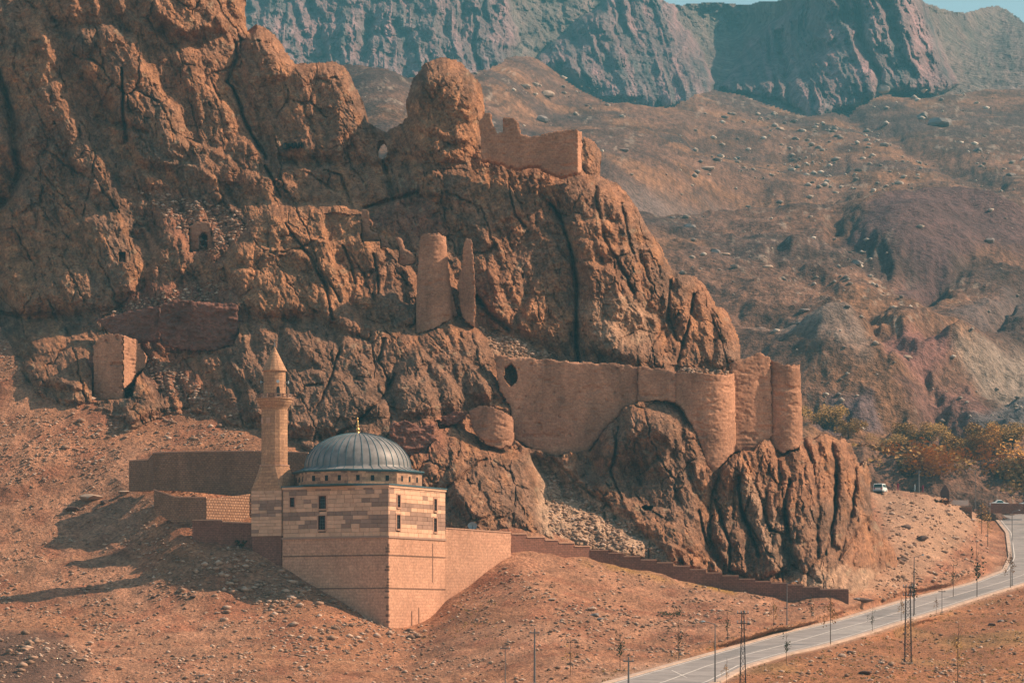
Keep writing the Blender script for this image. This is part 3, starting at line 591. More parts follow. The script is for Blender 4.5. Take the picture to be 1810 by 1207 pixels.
# round off towards the skyline
ss = sdist(CRAG_SIL + [(-400, -200), (-400, 1100), (1592, 1100)], wx, wy, 30)
KD = KD + 4.0 * np.exp(-np.maximum(ss, 0) / 5.0) + 3.0 * np.exp(-np.maximum(ss, 0) / 16.0)
keepK = (sK > 0) | (below & (sK > -26) & (ss > 0))
keepK &= (sdist(CRAG_SIL + [(-400, -200), (-400, 1100), (1592, 1100)], KX + 2 * fbm(KX / 7, KY / 7, 2, 9) , KY + 3 * fbm(KX / 6, KY / 6, 2, 19), 30) > 0)
keepK &= ~(sdist([(668, 262), (676, 248), (684, 258), (682, 276), (676, 281), (668, 276)], KX, KY, 10) > 0)
# rock colours
g1 = fbm(KX / 70, KY / 70, 5, 201)[..., None]; g2 = fbm(u / 14, v / 45, 4, 211)[..., None]; g3 = fbm(KX / 9, KY / 9, 3, 221)[..., None]
brown = np.array([0.35, 0.168, 0.093]); orange = np.array([0.46, 0.215, 0.104]); grey = np.array([0.25, 0.140, 0.090]); palec = np.array([0.55, 0.36, 0.24]); redc = np.array([0.32, 0.130, 0.080])
c = brown + (grey - brown) * np.clip(g1 * 2.2 + .25, 0, 1)
c = c + (orange - c) * np.clip(g2 * 1.7 - .1, 0, .7)
def paint(c, poly, colr, k, soft=18, jit=14):
    s = sdist(poly, KX + jit * g1[..., 0] * 2, KY + jit * g3[..., 0] * 1.5, 50); return c + (np.array(colr) - c) * (k * sstep(-soft, soft, s))[..., None]
for poly, k in (([(380, 470), (470, 380), (640, 370), (700, 440), (640, 480), (600, 545), (450, 555), (390, 520)], .75), ([(720, 200), (780, 130), (850, 200), (840, 280), (730, 290)], .6), ([(0, 430), (110, 420), (190, 430), (150, 530), (0, 540)], .7), ([(0, 100), (70, 80), (90, 130), (30, 230)], .6),
                ([(920, 500), (1000, 470), (1010, 610), (930, 580)], .5), ([(300, 130), (400, 160), (400, 260), (320, 260)], .4)):
    c = paint(c, poly, orange, k)
for poly, k in (([(420, 600), (560, 560), (700, 620), (860, 600), (870, 700), (780, 740), (640, 770), (450, 740)], .75), ([(1060, 760), (1190, 715), (1240, 850), (1230, 960), (1100, 900)], .8), ([(1080, 640), (1130, 585), (1185, 640)], .8), ([(1350, 900), (1500, 900), (1480, 1000), (1250, 1020), (1240, 930)], .7),
                ([(60, 200), (180, 210), (170, 350), (60, 330)], .5), ([(790, 850), (940, 860), (950, 935), (810, 920)], .5), ([(880, 440), (1010, 430), (1010, 520), (900, 510)], .45), ([(60, 430), (160, 430), (260, 540), (60, 545)], .4)):
    c = paint(c, poly, grey, k)
for poly, k in (([(940, 805), (990, 815), (1100, 920), (1190, 985), (1080, 975), (970, 950), (955, 870)], .9), ([(1020, 540), (1110, 520), (1160, 560), (1150, 600), (1060, 625)], .45), ([(1390, 1005), (1480, 1000), (1590, 1010), (1560, 1050), (1420, 1045)], .55), ([(845, 575), (900, 595), (1010, 640), (870, 625)], .7), ([(1290, 850), (1330, 840), (1400, 980), (1370, 1010)], .35)):
    c = paint(c, poly, palec, k, 10, 8)
for poly, k in (([(180, 560), (260, 500), (420, 500), (430, 560), (300, 620), (230, 620)], .8), ([(640, 380), (740, 345), (800, 380), (800, 430), (700, 420)], .7), ([(690, 740), (770, 745), (780, 800), (700, 810)], .7), ([(225, 320), (420, 370), (460, 400), (380, 470), (300, 440)], .5), ([(220, 620), (330, 640), (440, 740), (300, 700)], .5)):
    c = paint(c, poly, redc, k)
jt = ridged(u / 22, v / 70, 3, 231)[..., None]
g4 = fbm(KX / 3, KY / 3, 2, 241)[..., None]; st = sstep(.25, .6, fbm(u / 10, v / 90, 4, 251))[..., None]
c = c * (1 - 0.4 * sstep(0.5, 0.8, jt)) * (1 + 0.3 * g3 + .22 * g4) * (1 - .35 * st)
c = c + (np.array([.42, .33, .22]) - c) * (.35 * sstep(.4, .6, fbm(KX / 12, KY / 12, 4, 261)))[..., None]
crag = sheet('castle_crag', KX, KY, KD, keepK, M['rock'], c, None, back=70.0, shear=0.35, thin=(680, 244, 52), smooth=False); tag(crag, kind='structure')

# ------------------------------------------------------------------ hills behind
HT = TPS([(1150, 370, 960), (1400, 350, 1080), (1800, 380, 1080), (1300, 560, 820), (1800, 560, 880), (1450, 760, 730), (1810, 800, 740), (1600, 860, 715), (1750, 930, 690), (1450, 900, 695), (1050, 250, 1150), (860, 130, 1330), (1000, 180, 1400), (1400, 200, 1560), (1700, 150, 1720),
          (1810, 100, 1900), (1200, 190, 1450), (1550, 300, 1230), (650, 130, 1180), (700, 215, 1050), (2100, 100, 1900), (2100, 400, 1080), (2100, 800, 760), (2100, 930, 700), (1250, 800, 720), (1200, 600, 800), (1100, 450, 880), (500, 150, 1200), (560, 260, 1050)])
hx = np.arange(330, 2200, 2.75); hy = np.arange(70, 1010, 2.1)
HX, HYp = np.meshgrid(hx, hy); HD = np.maximum(HT(HX, HYp), 672.0)
x = (HX - CX) / F * HD; y = HD
def hill_z(X, Yp, D):
    x = (X - CX) / F * D; y = D
    nf = .15 + .85 * sstep(220, 480, Yp)
    z = nf * (9 * fbm(x / 110, y / 160, 4, 301) + 6.0 * ridged((x * .8 + y * .5) / 75, (y * .8 - x * .5) / 140, 4, 311)) + (1.0 + 1.2 * nf) * fbm(x / 14, y / 20, 4, 321) + nf * (2.4 * np.maximum(ridged((x * .9 - y * .3) / 34, (y * .9 + x * .3) / 60, 4, 341), 0) + 1.3 * np.abs(fbm(x / 7, y / 9, 3, 351)))
    for line, dep, w in (([(1535, 615), (1590, 690), (1620, 720), (1700, 800)], 9, 12), ([(1430, 730), (1500, 748), (1580, 768)], 8, 10), ([(1480, 430), (1560, 500), (1650, 522)], 9, 14), ([(1380, 470), (1480, 525), (1580, 565)], 6, 12), ([(1815, 555), (1740, 640), (1640, 655)], 10, 14),
                         ([(1040, 325), (1200, 338), (1360, 352), (1480, 345)], 8, 16), ([(1640, 520), (1720, 500), (1830, 505)], 6, 10), ([(1660, 690), (1740, 720), (1830, 735)], 8, 12), ([(1310, 580), (1430, 600), (1540, 620)], 5, 10), ([(1240, 250), (1400, 280), (1560, 330), (1700, 345)], 7, 14), ([(1500, 200), (1620, 260), (1760, 330)], 8, 12)):
        z = z - .6 * dep * np.exp(-(ldist(line, X + 12 * fbm(X / 24, Yp / 20, 3, 371), Yp + 8 * fbm(X / 24, Yp / 20, 3, 372), 60) / (w * 1.6)) ** 2)
    lower = sstep(560, 720, Yp) * sstep(1400, 1500, X)
    z = z + lower * 9 * ridged((x * .5 + y * .8) / 42, (y * .6 - x * .8) / 60, 4, 331)
    for cx, cy, rx, ry, h in ((1640, 440, 170, 50, 11), (1480, 630, 120, 40, 8), (1660, 690, 110, 40, 6), (930, 150, 60, 40, 7), (670, 170, 70, 60, 5), (1760, 620, 120, 60, 7), (1300, 340, 200, 28, -12)):
        z = z + h * np.exp(-((X - cx) / rx) ** 2 - ((Yp - cy) / ry) ** 2)
    return z
HZ = hill_z(HX, HYp, HD)
nfm = 0.0
def hpos(px, py):
    X = np.array([float(px)]); Y = np.array([float(py)]); D = HT(X, Y); z = hill_z(X, Y, D)
    return Vector(((px - CX) / F * D[0], D[0], (HY - py) / F * D[0] + z[0]))
n1 = fbm(x / 90, y / 60, 5, 341)[..., None]; n2 = fbm(x / 25, y / 30, 4, 351)[..., None]
ht = np.array([0.155, 0.082, 0.054]); hg = np.array([0.085, 0.052, 0.042]); hpp = np.array([0.095, 0.055, 0.055]); ho = np.array([0.24, 0.12, 0.062])
c = ht + (hg - ht) * np.clip(n1 * 2 + .5, 0, 1); c = c + (ho - c) * np.clip(n2 * 2 - .2, 0, .6)
n5 = fbm(HX / 5, HYp / 3, 3, 361)[..., None]; n6 = fbm(HX / 60, HYp / 12, 4, 362)[..., None]
c = c * (1 + .45 * n5 + .5 * fbm(HX / 2.6, HYp / 2.1, 2, 365)[..., None]) * (1 - .4 * sstep(.1, .4, n6))  # last factor paints long shadow bands into the hill colour
c = c + (np.array([.36, .29, .23]) - c) * sstep(.3, .5, fbm(HX / 9, HYp / 5, 4, 363))[..., None] * .5 * sstep(-.2, .3, fbm(HX / 120, HYp / 60, 2, 364))[..., None]
def hpaint(c, poly, colr, k, soft=20):
    s = sdist(poly, HX + 40 * n2[..., 0], HYp + 20 * n1[..., 0], 60); return c + (np.array(colr) - c) * (k * sstep(-soft, soft, s))[..., None]
c = hpaint(c, [(1490, 440), (1560, 400), (1640, 385), (1810, 420), (2000, 430), (2000, 480), (1720, 470), (1640, 520), (1560, 480)], hpp, .9, 12)
c = hpaint(c, [(1060, 310), (1200, 315), (1400, 330), (1500, 345), (1300, 355), (1090, 350)], (0.16, 0.12, 0.11), .8, 10)  # shadow lying across the far slope, painted into the colour
c = hpaint(c, [(1560, 640), (1660, 650), (1700, 690), (1640, 720), (1580, 690)], (0.19, 0.09, 0.08), .8, 10)
c = hpaint(c, [(1470, 700), (1560, 720), (1580, 760), (1500, 755), (1450, 740)], (0.12, 0.085, 0.09), .85, 8)  # shaded bank beside the gully: its shade is painted in
c = hpaint(c, [(1680, 590), (1810, 540), (2000, 520), (2000, 600), (1750, 640)], (0.13, 0.10, 0.095), .7, 14)
c = hpaint(c, [(1600, 720), (1700, 730), (1780, 800), (1740, 800), (1650, 770)], (0.22, 0.11, 0.095), .6, 10)
c = hpaint(c, [(1700, 690), (1810, 680), (2000, 690), (2000, 760), (1760, 770)], (0.34, 0.28, 0.23), .6, 16)
c = hpaint(c, [(1700, 770), (1810, 750), (2000, 750), (2000, 800), (1730, 800)], (0.10, 0.10, 0.105), .8, 8)
c = hpaint(c, [(1310, 590), (1400, 570), (1500, 600), (1560, 690), (1420, 640)], (0.27, 0.2, 0.165), .6, 12)
c = hpaint(c, [(1430, 740), (1530, 770), (1660, 810), (1560, 810), (1430, 780)], ho, .8, 8)
hkeep = HYp > np.interp(HX, [400, 600, 640, 720, 860, 905, 935, 960, 1000, 1080, 1180, 1262, 1300, 1380, 1430, 1500, 1560, 1640, 1690, 1740, 1810, 2100], [118, 118, 122, 150, 128, 106, 110, 122, 150, 183, 190, 156, 166, 188, 203, 194, 170, 174, 166, 160, 156, 150])
hkeep &= ~((HX < 1000) & (HYp > 420)) & ~((HX < 1380) & (HYp > 940))
hills = sheet('hills', HX, HYp, HD, hkeep, M['hill'], c, HZ); tag(hills, kind='structure')

# ------------------------------------------------------------------ far mountains
mx = np.arange(180, 2240, 2.25); my = np.arange(-90, 290, 1.9)
MX, MY = np.meshgrid(mx, my)
MT = TPS([(400, 150, 2050), (700, 150, 2050), (900, 130, 2080), (400, -60, 2250), (900, -60, 2300), (1250, 180, 1980), (1250, -40, 2350), (1450, 190, 1900), (1450, -60, 2150), (1600, -60, 2150), (1690, 150, 1980), (1750, 60, 2300), (1810, 100, 2150), (1810, 20, 2450), (2100, 60, 2400), (2100, 200, 2000), (1300, 60, 2350), (950, 90, 2200), (400, 290, 1950), (2100, 290, 1900), (1200, 290, 1850)])
MD = MT(MX, MY)
mwx = MX + 13 * fbm(MX / 60, MY / 80, 3, 401) + 5 * fbm(MX / 11, MY / 16, 3, 404); mwy = MY + 8 * fbm(MX / 40, MY / 40, 3, 402)
massif = [([(100, -120), (930, -120), (905, 20), (915, 80), (880, 130), (700, 190), (100, 190)], 40, 40, 0.05), ([(935, 115), (1020, 35), (1080, -10), (1130, -60), (1190, 10), (1235, 85), (1262, 150), (1240, 200), (1150, 200), (1060, 185), (1000, 140)], 90, 34, 0.28),
          ([(1268, 160), (1330, 62), (1345, 60), (1400, 5), (1430, -60), (1600, -60), (1640, 20), (1668, 80), (1694, 150), (1640, 170), (1560, 165), (1500, 195), (1440, 210), (1380, 180)], 60, 30, 0.33)]
RM = np.zeros(MX.shape); rib = np.zeros(MX.shape)
for poly, amp, w, sl in massif:
    s = sdist(poly, mwx, mwy, 50); k = np.clip(s / w, 0, 1); k = np.sqrt(1 - (1 - k) ** 2)
    RM += amp * k * (s > 0)
    uu = mwx - sl * mwy * 1.2; r = 24 * ridged(uu / 50, mwy / 300, 2, 411 + int(amp)) + 15 * ridged(uu / 19, mwy / 160, 3, 421 + int(amp)) + 20 * shards(uu / 24, mwy / 110, 431 + int(amp), 1.6) + 10 * shards(uu / 9, mwy / 34, 441, 1.6)
    rib += r * np.clip(s / 14, 0, 1) * (.55 + .9 * np.clip(fbm(MX / 60, MY / 50, 3, 405) + .4, 0, 1))
for line, dep, w in (([(1515, 30), (1520, 70), (1545, 130), (1550, 165)], 45, 11), ([(650, 40), (645, 110)], 25, 9), ([(1030, 60), (970, 95), (940, 120)], 30, 10), ([(840, 20), (845, 120)], 20, 6), ([(1385, 60), (1390, 140), (1400, 190)], 30, 7), ([(1360, 60), (1372, 170)], 22, 5), ([(1655, 60), (1680, 140)], 18, 5)):
    RM -= dep * np.exp(-(ldist(line, mwx, mwy, 40) / w) ** 2)
MD = MD - RM - rib - 14 * fbm(MX / 50, MY / 30, 5, 441) - 16 * shards(MX / 26, MY / 20, 445) - 6 * shards(MX / 8, MY / 7, 446) - 5 * fbm(MX / 7, MY / 7, 3, 443)
topl = np.interp(MX, [380, 1100, 1160, 1185, 1200, 1232, 1262, 1300, 1328, 1345, 1380, 1410, 1620, 1632, 1648, 1665, 1682, 1705, 1730, 1753, 1773, 1790, 1810, 1850, 1950, 2140], [-80, -80, -6, 6, 8, 6, 4, 6, 8, 2, 0, -20, -20, 3, 9, 14, 20, 22, 15, 10, 12, 24, 38, 60, 50, 30]) + 2.2 * fbm(MX / 9, MY * 0, 3, 451)
mk = MY > topl
n1 = fbm(MX / 40, MY / 25, 4, 461)[..., None]; uu = mwx - .3 * mwy; n2 = fbm(uu / 12, mwy / 60, 4, 471)[..., None]
c = np.array([0.175, 0.12, 0.12]) + np.array([0.16, 0.065, 0.065]) * n2; c = c * (1 + .25 * n1)
c = c + (np.array([0.14, 0.115, 0.095]) - c) * (1 - np.clip(RM / 30, 0, 1))[..., None] * .7
mt = sheet('mountains', MX, MY, MD, mk, M['mountain'], c, None, back=350.0, smooth=False); tag(mt, kind='structure')

# ------------------------------------------------------------------ castle walls built on the crag
for name, poly, fd, th, mk_, label, cat, _ in WALLS:
    P = np.array(poly); step = 1.5
    X, Y = np.meshgrid(np.arange(P[:, 0].min() - 3, P[:, 0].max() + 4, step), np.arange(P[:, 1].min() - 3, P[:, 1].max() + 4, step))
    tw = .25 if 'tower' in name else 1.0
    s = sdist(poly, X + 1.6 * tw * fbm(X / 5, Y / 5, 2, 501), Y + 3.4 * fbm(X / 8, Y / 8, 3, 502), 10)
    D = fd(X, Y) - 0.10 * fbm(X / 22, Y / 22, 4, 503) - 0.05 * fbm(X / 3, Y / 3, 2, 504) + 0.3 * tw * np.exp(-np.maximum(s, 0) / 2.0)
    bi = np.floor(Y / 4.2); D = D - .10 * _h(np.floor((X + 4 * _h(bi, bi, 3)) / 8.0), bi, 508)
    D = D + .25 * sstep(.2, .6, fbm(X / 30, Y / 14, 4, 509))
    if mk_ == 'red_brick': D = D - 0.5 * fbm(X / 9, Y / 6, 3, 505)
    # eroded pits
    D = D + 0.4 * tw * sstep(0.55, 0.75, fbm(X / 9, Y / 7, 3, 506))
    k = s > 0
    if poly[0] == (872, 622): k &= ~(sdist(HOLE, X + 2 * fbm(X / 4, Y / 4, 2, 507), Y, 10) > 0)
    if poly[0] == (334, 398): k &= ~(sdist([(353, 444), (353, 418), (357, 411), (363, 411), (367, 418), (367, 444)], X, Y, 10) > 0)
    uvw = np.stack([(X - CX) / F * D * (1.0) + (Y * 0), (HY - Y) / F * D], -1)
    if 'tower' in name:
        xc = (P[:, 0].min() + P[:, 0].max()) / 2; hw = (P[:, 0].max() - P[:, 0].min()) / 2 + 1
        uvw[..., 0] = np.arcsin(np.clip((X - xc) / hw, -1, 1)) * hw / F * 470
    o = sheet(name, X, Y, D, k, M[mk_], None, None, back=th, uv=uvw)
    tag(o, label, cat)

# ruined two-faced tower on the left slope
rt = empty('ruined_tower', at(200, 705, 476)); tag(rt, 'ruined square tower stump with one sunlit face on the left slope below the cliff', 'castle tower')
def face_sheet(name, poly, fd, th, mat, parent, seed=0, er=.5):
    P = np.array(poly); X, Y = np.meshgrid(np.arange(P[:, 0].min() - 3, P[:, 0].max() + 4, 1.5), np.arange(P[:, 1].min() - 3, P[:, 1].max() + 4, 1.5))
    s = sdist(poly, X + 1.4 * fbm(X / 5, Y / 5, 2, 511 + seed), Y + 1.8 * fbm(X / 6, Y / 4, 2, 512 + seed), 10)
    D = fd(X, Y) - 0.12 * fbm(X / 3, Y / 3, 2, 514 + seed) + er * sstep(0.35, 0.6, fbm(X / 9, Y / 7, 3, 516 + seed))
    o = sheet(name, X, Y, D, s > 0, mat, None, None, back=th, uv=np.stack([(X - CX) / F * D, (HY - Y) / F * D], -1))
    if parent: o.parent = parent; o.matrix_parent_inverse = Matrix.Translation(-parent.location)
    return o
face_sheet('wall', [(164, 612), (172, 598), (190, 590), (217, 590), (217, 706), (165, 706)], wall_depth(476, 473, 165, 217), 3, M['castle'], rt, 1)
face_sheet('wall', [(217, 590), (240, 600), (258, 628), (257, 650), (240, 662), (232, 676), (217, 690)], wall_depth(473, 480, 217, 258), 2, M['castle'], rt, 2, .3)
face_sheet('wall', [(152, 640), (165, 620), (165, 706), (140, 700), (138, 680)], wall_depth(479, 477, 140, 165), 2, M['red_brick'], rt, 3)

# ------------------------------------------------------------------ terrace walls left of the mosque and stepped wall to the right
def strip_wall(name, pts, th, mat, label, cat, top_mat=None, cap=0.0, parent=None):
    """pts: (px, top row, bottom row, distance) along the wall; cap = coping overhang"""
    root = empty(name, at(pts[0][0], pts[0][2], pts[0][3])) ; tag(root, label, cat)
    m = MB(); vs = []; fs = []
    for px, t, b, Y in pts:
        a = at(px, t, Y); bb = at(px, b, Y)
        vs += [a, bb, a + Vector((0, th, 0)), bb + Vector((0, th, 0))]
    for i in range(len(pts) - 1):
        k = 4 * i
        fs += [(k + 1, k + 5, k + 4, k), (k + 2, k + 6, k + 7, k + 3), (k, k + 4, k + 6, k + 2), (k + 1, k + 3, k + 7, k + 5)]
    e = 4 * (len(pts) - 1); fs += [(0, 2, 3, 1), (e, e + 1, e + 3, e + 2)]
    m.add(vs, fs); o = m.build('wall', mat)
    d = Vector(at(pts[-1][0], pts[-1][1], pts[-1][3]) - at(pts[0][0], pts[0][1], pts[0][3])); d.z = 0; d.normalize()
    uv_box(o.data, (0, 0), (d.x, d.y), (-d.y, d.x)); o.parent = root; o.matrix_parent_inverse = Matrix.Translation(-root.location)
    if cap:
        for i in range(len(pts) - 1):
            a = at(pts[i][0], pts[i][1], pts[i][3]); b = at(pts[i + 1][0], pts[i + 1][1], pts[i + 1][3])
            if abs(pts[i + 1][0] - pts[i][0]) < 1.5: continue
            dd = (b - a); n = Vector((dd.y, -dd.x, 0)).normalized() * cap
            if n.y > 0: n = -n
            q = MB(); h = Vector((0, 0, 0.17)); T = Vector((0, th + cap, 0)); dd = dd * 0.004
            z0 = Vector((0, 0, 0.004)); A = a + dd + z0; B = b - dd + z0
            q.add([A + n, B + n, B + T, A + T, A + n + h, B + n + h, B + T + h, A + T + h], [(0, 3, 2, 1), (4, 5, 6, 7), (0, 1, 5, 4), (1, 2, 6, 5), (2, 3, 7, 6), (3, 0, 4, 7)])
            c_ = q.build('coping', top_mat or M['coping']); c_.parent = root; c_.matrix_parent_inverse = Matrix.Translation(-root.location)
    return root
strip_wall('retaining_wall', [(228, 815, 868, 436), (262, 813, 868, 433), (272, 801, 866, 429), (330, 799, 868, 427), (450, 798, 880, 424), (545, 801, 880, 424)], 1.0, M['terrace'], 'long dark retaining wall behind the minaret, stepped at its left end', 'retaining wall', cap=0.06)
strip_wall('retaining_wall', [(272, 866, 900, 421), (290, 872, 915, 419.5), (310, 879, 925, 418.5), (365, 880, 935, 417)], 0.9, M['terrace'], 'short dark retaining wall left of the sunlit rubble buttress', 'retaining wall', cap=0.05)
strip_wall('rubble_buttress', [(365, 881, 940, 416.8), (400, 878, 942, 419.5), (447, 872, 945, 423.5)], 0.9, M['rubble_wall'], 'sunlit rubble wall face left of the minaret base', 'retaining wall')
strip_wall('retaining_wall', [(340, 920, 965, 413.5), (392, 920, 975, 412.2), (393, 923, 975, 412.2), (446, 925, 990, 411)], 0.9, M['dark_wall'], 'lowest dark red retaining wall at the foot of the minaret', 'retaining wall', cap=0.05)
# wall right of the mosque (sunlit) and the stepped garden wall
strip_wall('retaining_wall', [(787.5, 934, 1100, 414.3), (820, 936, 1090, 417), (860, 939, 1060, 420.5), (903, 942, 1030, 424.5)], 1.0, M['base'], 'tall sunlit masonry retaining wall joining the right side of the mosque', 'retaining wall', cap=0.08)
steps = []; xs = [904, 931, 963, 987, 1015, 1043, 1075, 1102, 1132, 1161, 1190, 1219, 1248, 1277, 1306, 1335, 1363, 1392, 1419, 1450, 1500]
ys = [944, 950, 955, 960, 966, 973, 978, 984, 990, 995, 1001, 1007, 1013, 1018, 1024, 1028, 1031, 1034, 1038, 1042]
for i in range(20):
    def wy_(p): return float(np.interp(p, [904, 1040, 1250, 1500], [425.5, 434, 436.5, 432.5]))
    def wb(p): return float(np.interp(p, [904, 1000, 1040, 1100, 1200, 1300, 1400, 1500], [994, 992, 998, 1012, 1034, 1054, 1071, 1076]))
    steps.append((xs[i] + 0.01, ys[i], wb(xs[i]), wy_(xs[i]))); steps.append((xs[i + 1], ys[i], wb(xs[i + 1]), wy_(xs[i + 1])))
strip_wall('stepped_wall', steps, 0.7, M['dark_wall'], 'long red-brown garden wall stepping down in courses from the mosque to the road', 'garden wall', cap=0.1)

# ------------------------------------------------------------------ mosque
mosque = empty('mosque', (C0[0], C0[1], -2)); tag(mosque, 'square domed stone mosque with banded light and dark ashlar on a tall masonry base', 'mosque')
def mz(o, root=None):
    root = root or mosque; o.parent = root; o.matrix_parent_inverse = Matrix.Translation(-Vector(root.location)); return o
def on_left(px, py, off=0.0):
    t = (px - CX) / F; s = (C0[0] - t * C0[1]) / (t * UL[1] - UL[0]); Y = C0[1] + UL[1] * s; return s, (HY - py) / F * Y
def on_right(px, py, off=0.0):
    t = (px - CX) / F; s = (C0[0] - t * C0[1]) / (t * UR[1] - UR[0]); Y = C0[1] + UR[1] * s; return s, (HY - py) / F * Y
ZB, ZT = 12.75, 19.75
TH = 0.32
# core and base.  local frame: a along UL, b along UR
m = MB(); m.obox(C0, UL, UR, TH, LL, TH, LR, ZB + 0.02, ZT); o = mz(m.build('wall', M['stone_dark'])); uv_box(o.data, C0, UL, UR)
m = MB(); m.obox(C0, UL, UR, 0, LL + 0.1, 0, LR, -3, ZB - 0.28); o = mz(m.build('base', M['base'])); uv_box(o.data, C0, UL, UR)
m = MB(); m.obox(C0, UL, UR, -0.14, LL + 0.14, -0.14, LR + .1, ZB - 0.28, ZB); o = mz(m.build('string_course', M['stone_dark']))
for z in (10.0, 5.45):
    m = MB(); m.obox(C0, UL, UR, -0.05, LL, -0.05, LR, z, z + 0.18); mz(m.build('string_course', M['terrace']))
# putlog stones up the corner quoins
m = MB()
for z in np.arange(-0.5, 12.2, 0.42):
    if RNG.uniform() < .45: continue
    m.obox(C0, UL, UR, -RNG.uniform(.01, .05), RNG.uniform(.2, .7), -RNG.uniform(.01, .05), RNG.uniform(.15, .4), z, z + RNG.uniform(.25, .36))
qo = mz(m.build('quoins', M['terrace'])); qo['kind'] = 'stuff'
# crack and stub features on the lit base face
for s0, s1, z0, z1 in ((8.2, 8.5, 0.2, 2.9), (6.2, 6.5, 0.2, 2.4), (12.2, 12.4, 6.5, 12.0)):
    m = MB(); m.obox(C0, UL, UR, -0.03, 0.02, s0, s1, z0, z1); mz(m.build('crack_repair', M['terrace']))
winL = [(512.5, 521, 879, 896, 0), (563.5, 576.5, 876, 899, 1), (562.5, 575.5, 911, 936, 0)]
winR = [(702, 707.5, 874, 897, 1), (701, 707.5, 909, 935, 0), (767, 772, 881, 903, 1), (766.5, 772, 915, 940, 0)]
darkL = [(507, 544, 862, 874), (564, 574, 862, 869), (579, 588, 862, 869), (597, 603, 862, 869), (616, 623, 862, 869), (631, 637, 862, 869), (644, 666, 861, 869), (652, 666, 868, 873), (672, 687, 862, 876), (536, 547, 882, 888), (548, 564, 887, 894), (576, 582, 884, 893), (645, 677, 880, 886), (662, 687, 890, 896),
         (496, 564, 907, 914), (586, 687, 906, 913), (616, 655, 914, 922), (655, 687, 910, 933), (664, 687, 932, 940), (530, 562, 929, 936), (505, 522, 914, 922), (541, 562, 919, 928), (588, 596, 920, 927), (603, 609, 917, 924), (612, 618, 925, 931), (638, 646, 924, 931)]
darkR = [(686, 698, 858, 869), (710, 730, 888, 901), (733, 748, 889, 901), (752, 766, 891, 902), (687, 700, 884, 896), (687, 698, 902, 914), (709, 766, 908, 926), (739, 766, 925, 935), (686, 697, 920, 938), (773, 788, 891, 902), (776, 788, 911, 934), (712, 716, 872, 877), (748, 760, 875, 881)]
cube_l = MB().box(0, 1, 0, 1, 0, 1).mesh('stone_light'); cube_l.materials.append(M['stone_light'])
cube_d = MB().box(0, 1, 0, 1, 0, 1).mesh('stone_dark'); cube_d.materials.append(M['stone_dark'])
RLf = random.Random(3)
def put_stone(org, ux, nrm, s0, s1, z0, z1, dark, root):
    g = 0.018; o = bpy.data.objects.new('stone', cube_d if dark else cube_l); COL.objects.link(o)
    proud = RLf.uniform(-0.03, 0.012)
    X = Vector((ux[0], ux[1], 0)); Nn = Vector((nrm[0], nrm[1], 0))
    a = Vector((org[0], org[1], 0)) + X * (s0 + g) - Nn * (TH - 0.002) + Vector((0, 0, z0 + g))
    mt_ = Matrix(((X.x * (s1 - s0 - 2 * g), Nn.x * (TH + proud - .002), 0, a.x), (X.y * (s1 - s0 - 2 * g), Nn.y * (TH + proud - .002), 0, a.y), (0, 0, z1 - z0 - 2 * g, a.z), (0, 0, 0, 1)))
    o.parent = root; o.matrix_parent_inverse = Matrix.Translation(-Vector(root.location)); o.matrix_basis = mt_; return o
def courses(org, ux, nrm, L, z0, z1, nrow, lo, hi, wins, dark, back, root, s_start=0.0):
    h = (z1 - z0) / nrow
    for r in range(nrow):
        a0 = z0 + r * h; a1 = a0 + h; zc = (a0 + a1) / 2
        cut = [(w0, w1) for (w0, w1, wz0, wz1) in wins if wz0 < zc + h * .2 and wz1 > zc - h * .2]
        s = s_start; segs = []
        bounds = [s_start] + sorted([q for w in cut for q in w]) + [L]
        for i in range(0, len(bounds), 2):
            p, q = bounds[i], bounds[i + 1]
            if q - p < 0.15: continue
            n = max(1, round((q - p) / RLf.uniform(lo, hi))); ed = [p] + sorted(p + (q - p) * (k + RLf.uniform(-.25, .25)) / n for k in range(1, n)) + [q]
            segs += list(zip(ed[:-1], ed[1:]))
        for p, q in segs:
            sc = (p + q) / 2; wxp = org[0] + ux[0] * sc; wyp = org[1] + ux[1] * sc
            ppx = CX + wxp / wyp * F; ppy = HY - zc / wyp * F
            put_stone(org, ux, nrm, p, q, a0, a1, dark(ppx, ppy), root)
def inrects(rs):
    return lambda x, y: any(a - 1 <= x <= b + 1 and c <= y <= d for a, b, c, d in rs)
def wl_(w, fn):
    s0, z1 = fn(w[0], w[2]); s1, z0 = fn(w[1], w[3]); return (min(s0, s1), max(s0, s1), z0, z1)
WL = [wl_(w, on_left) for w in winL]; WR = [wl_(w, on_right) for w in winR]
courses(C0, UL, NL, LL, ZB, ZT, 12, 1.25, 1.6, WL, inrects(darkL), None, mosque)
courses(C0, UR, NR, LR, ZB, ZT, 12, 1.25, 1.6, WR, inrects(darkR), None, mosque, TH)
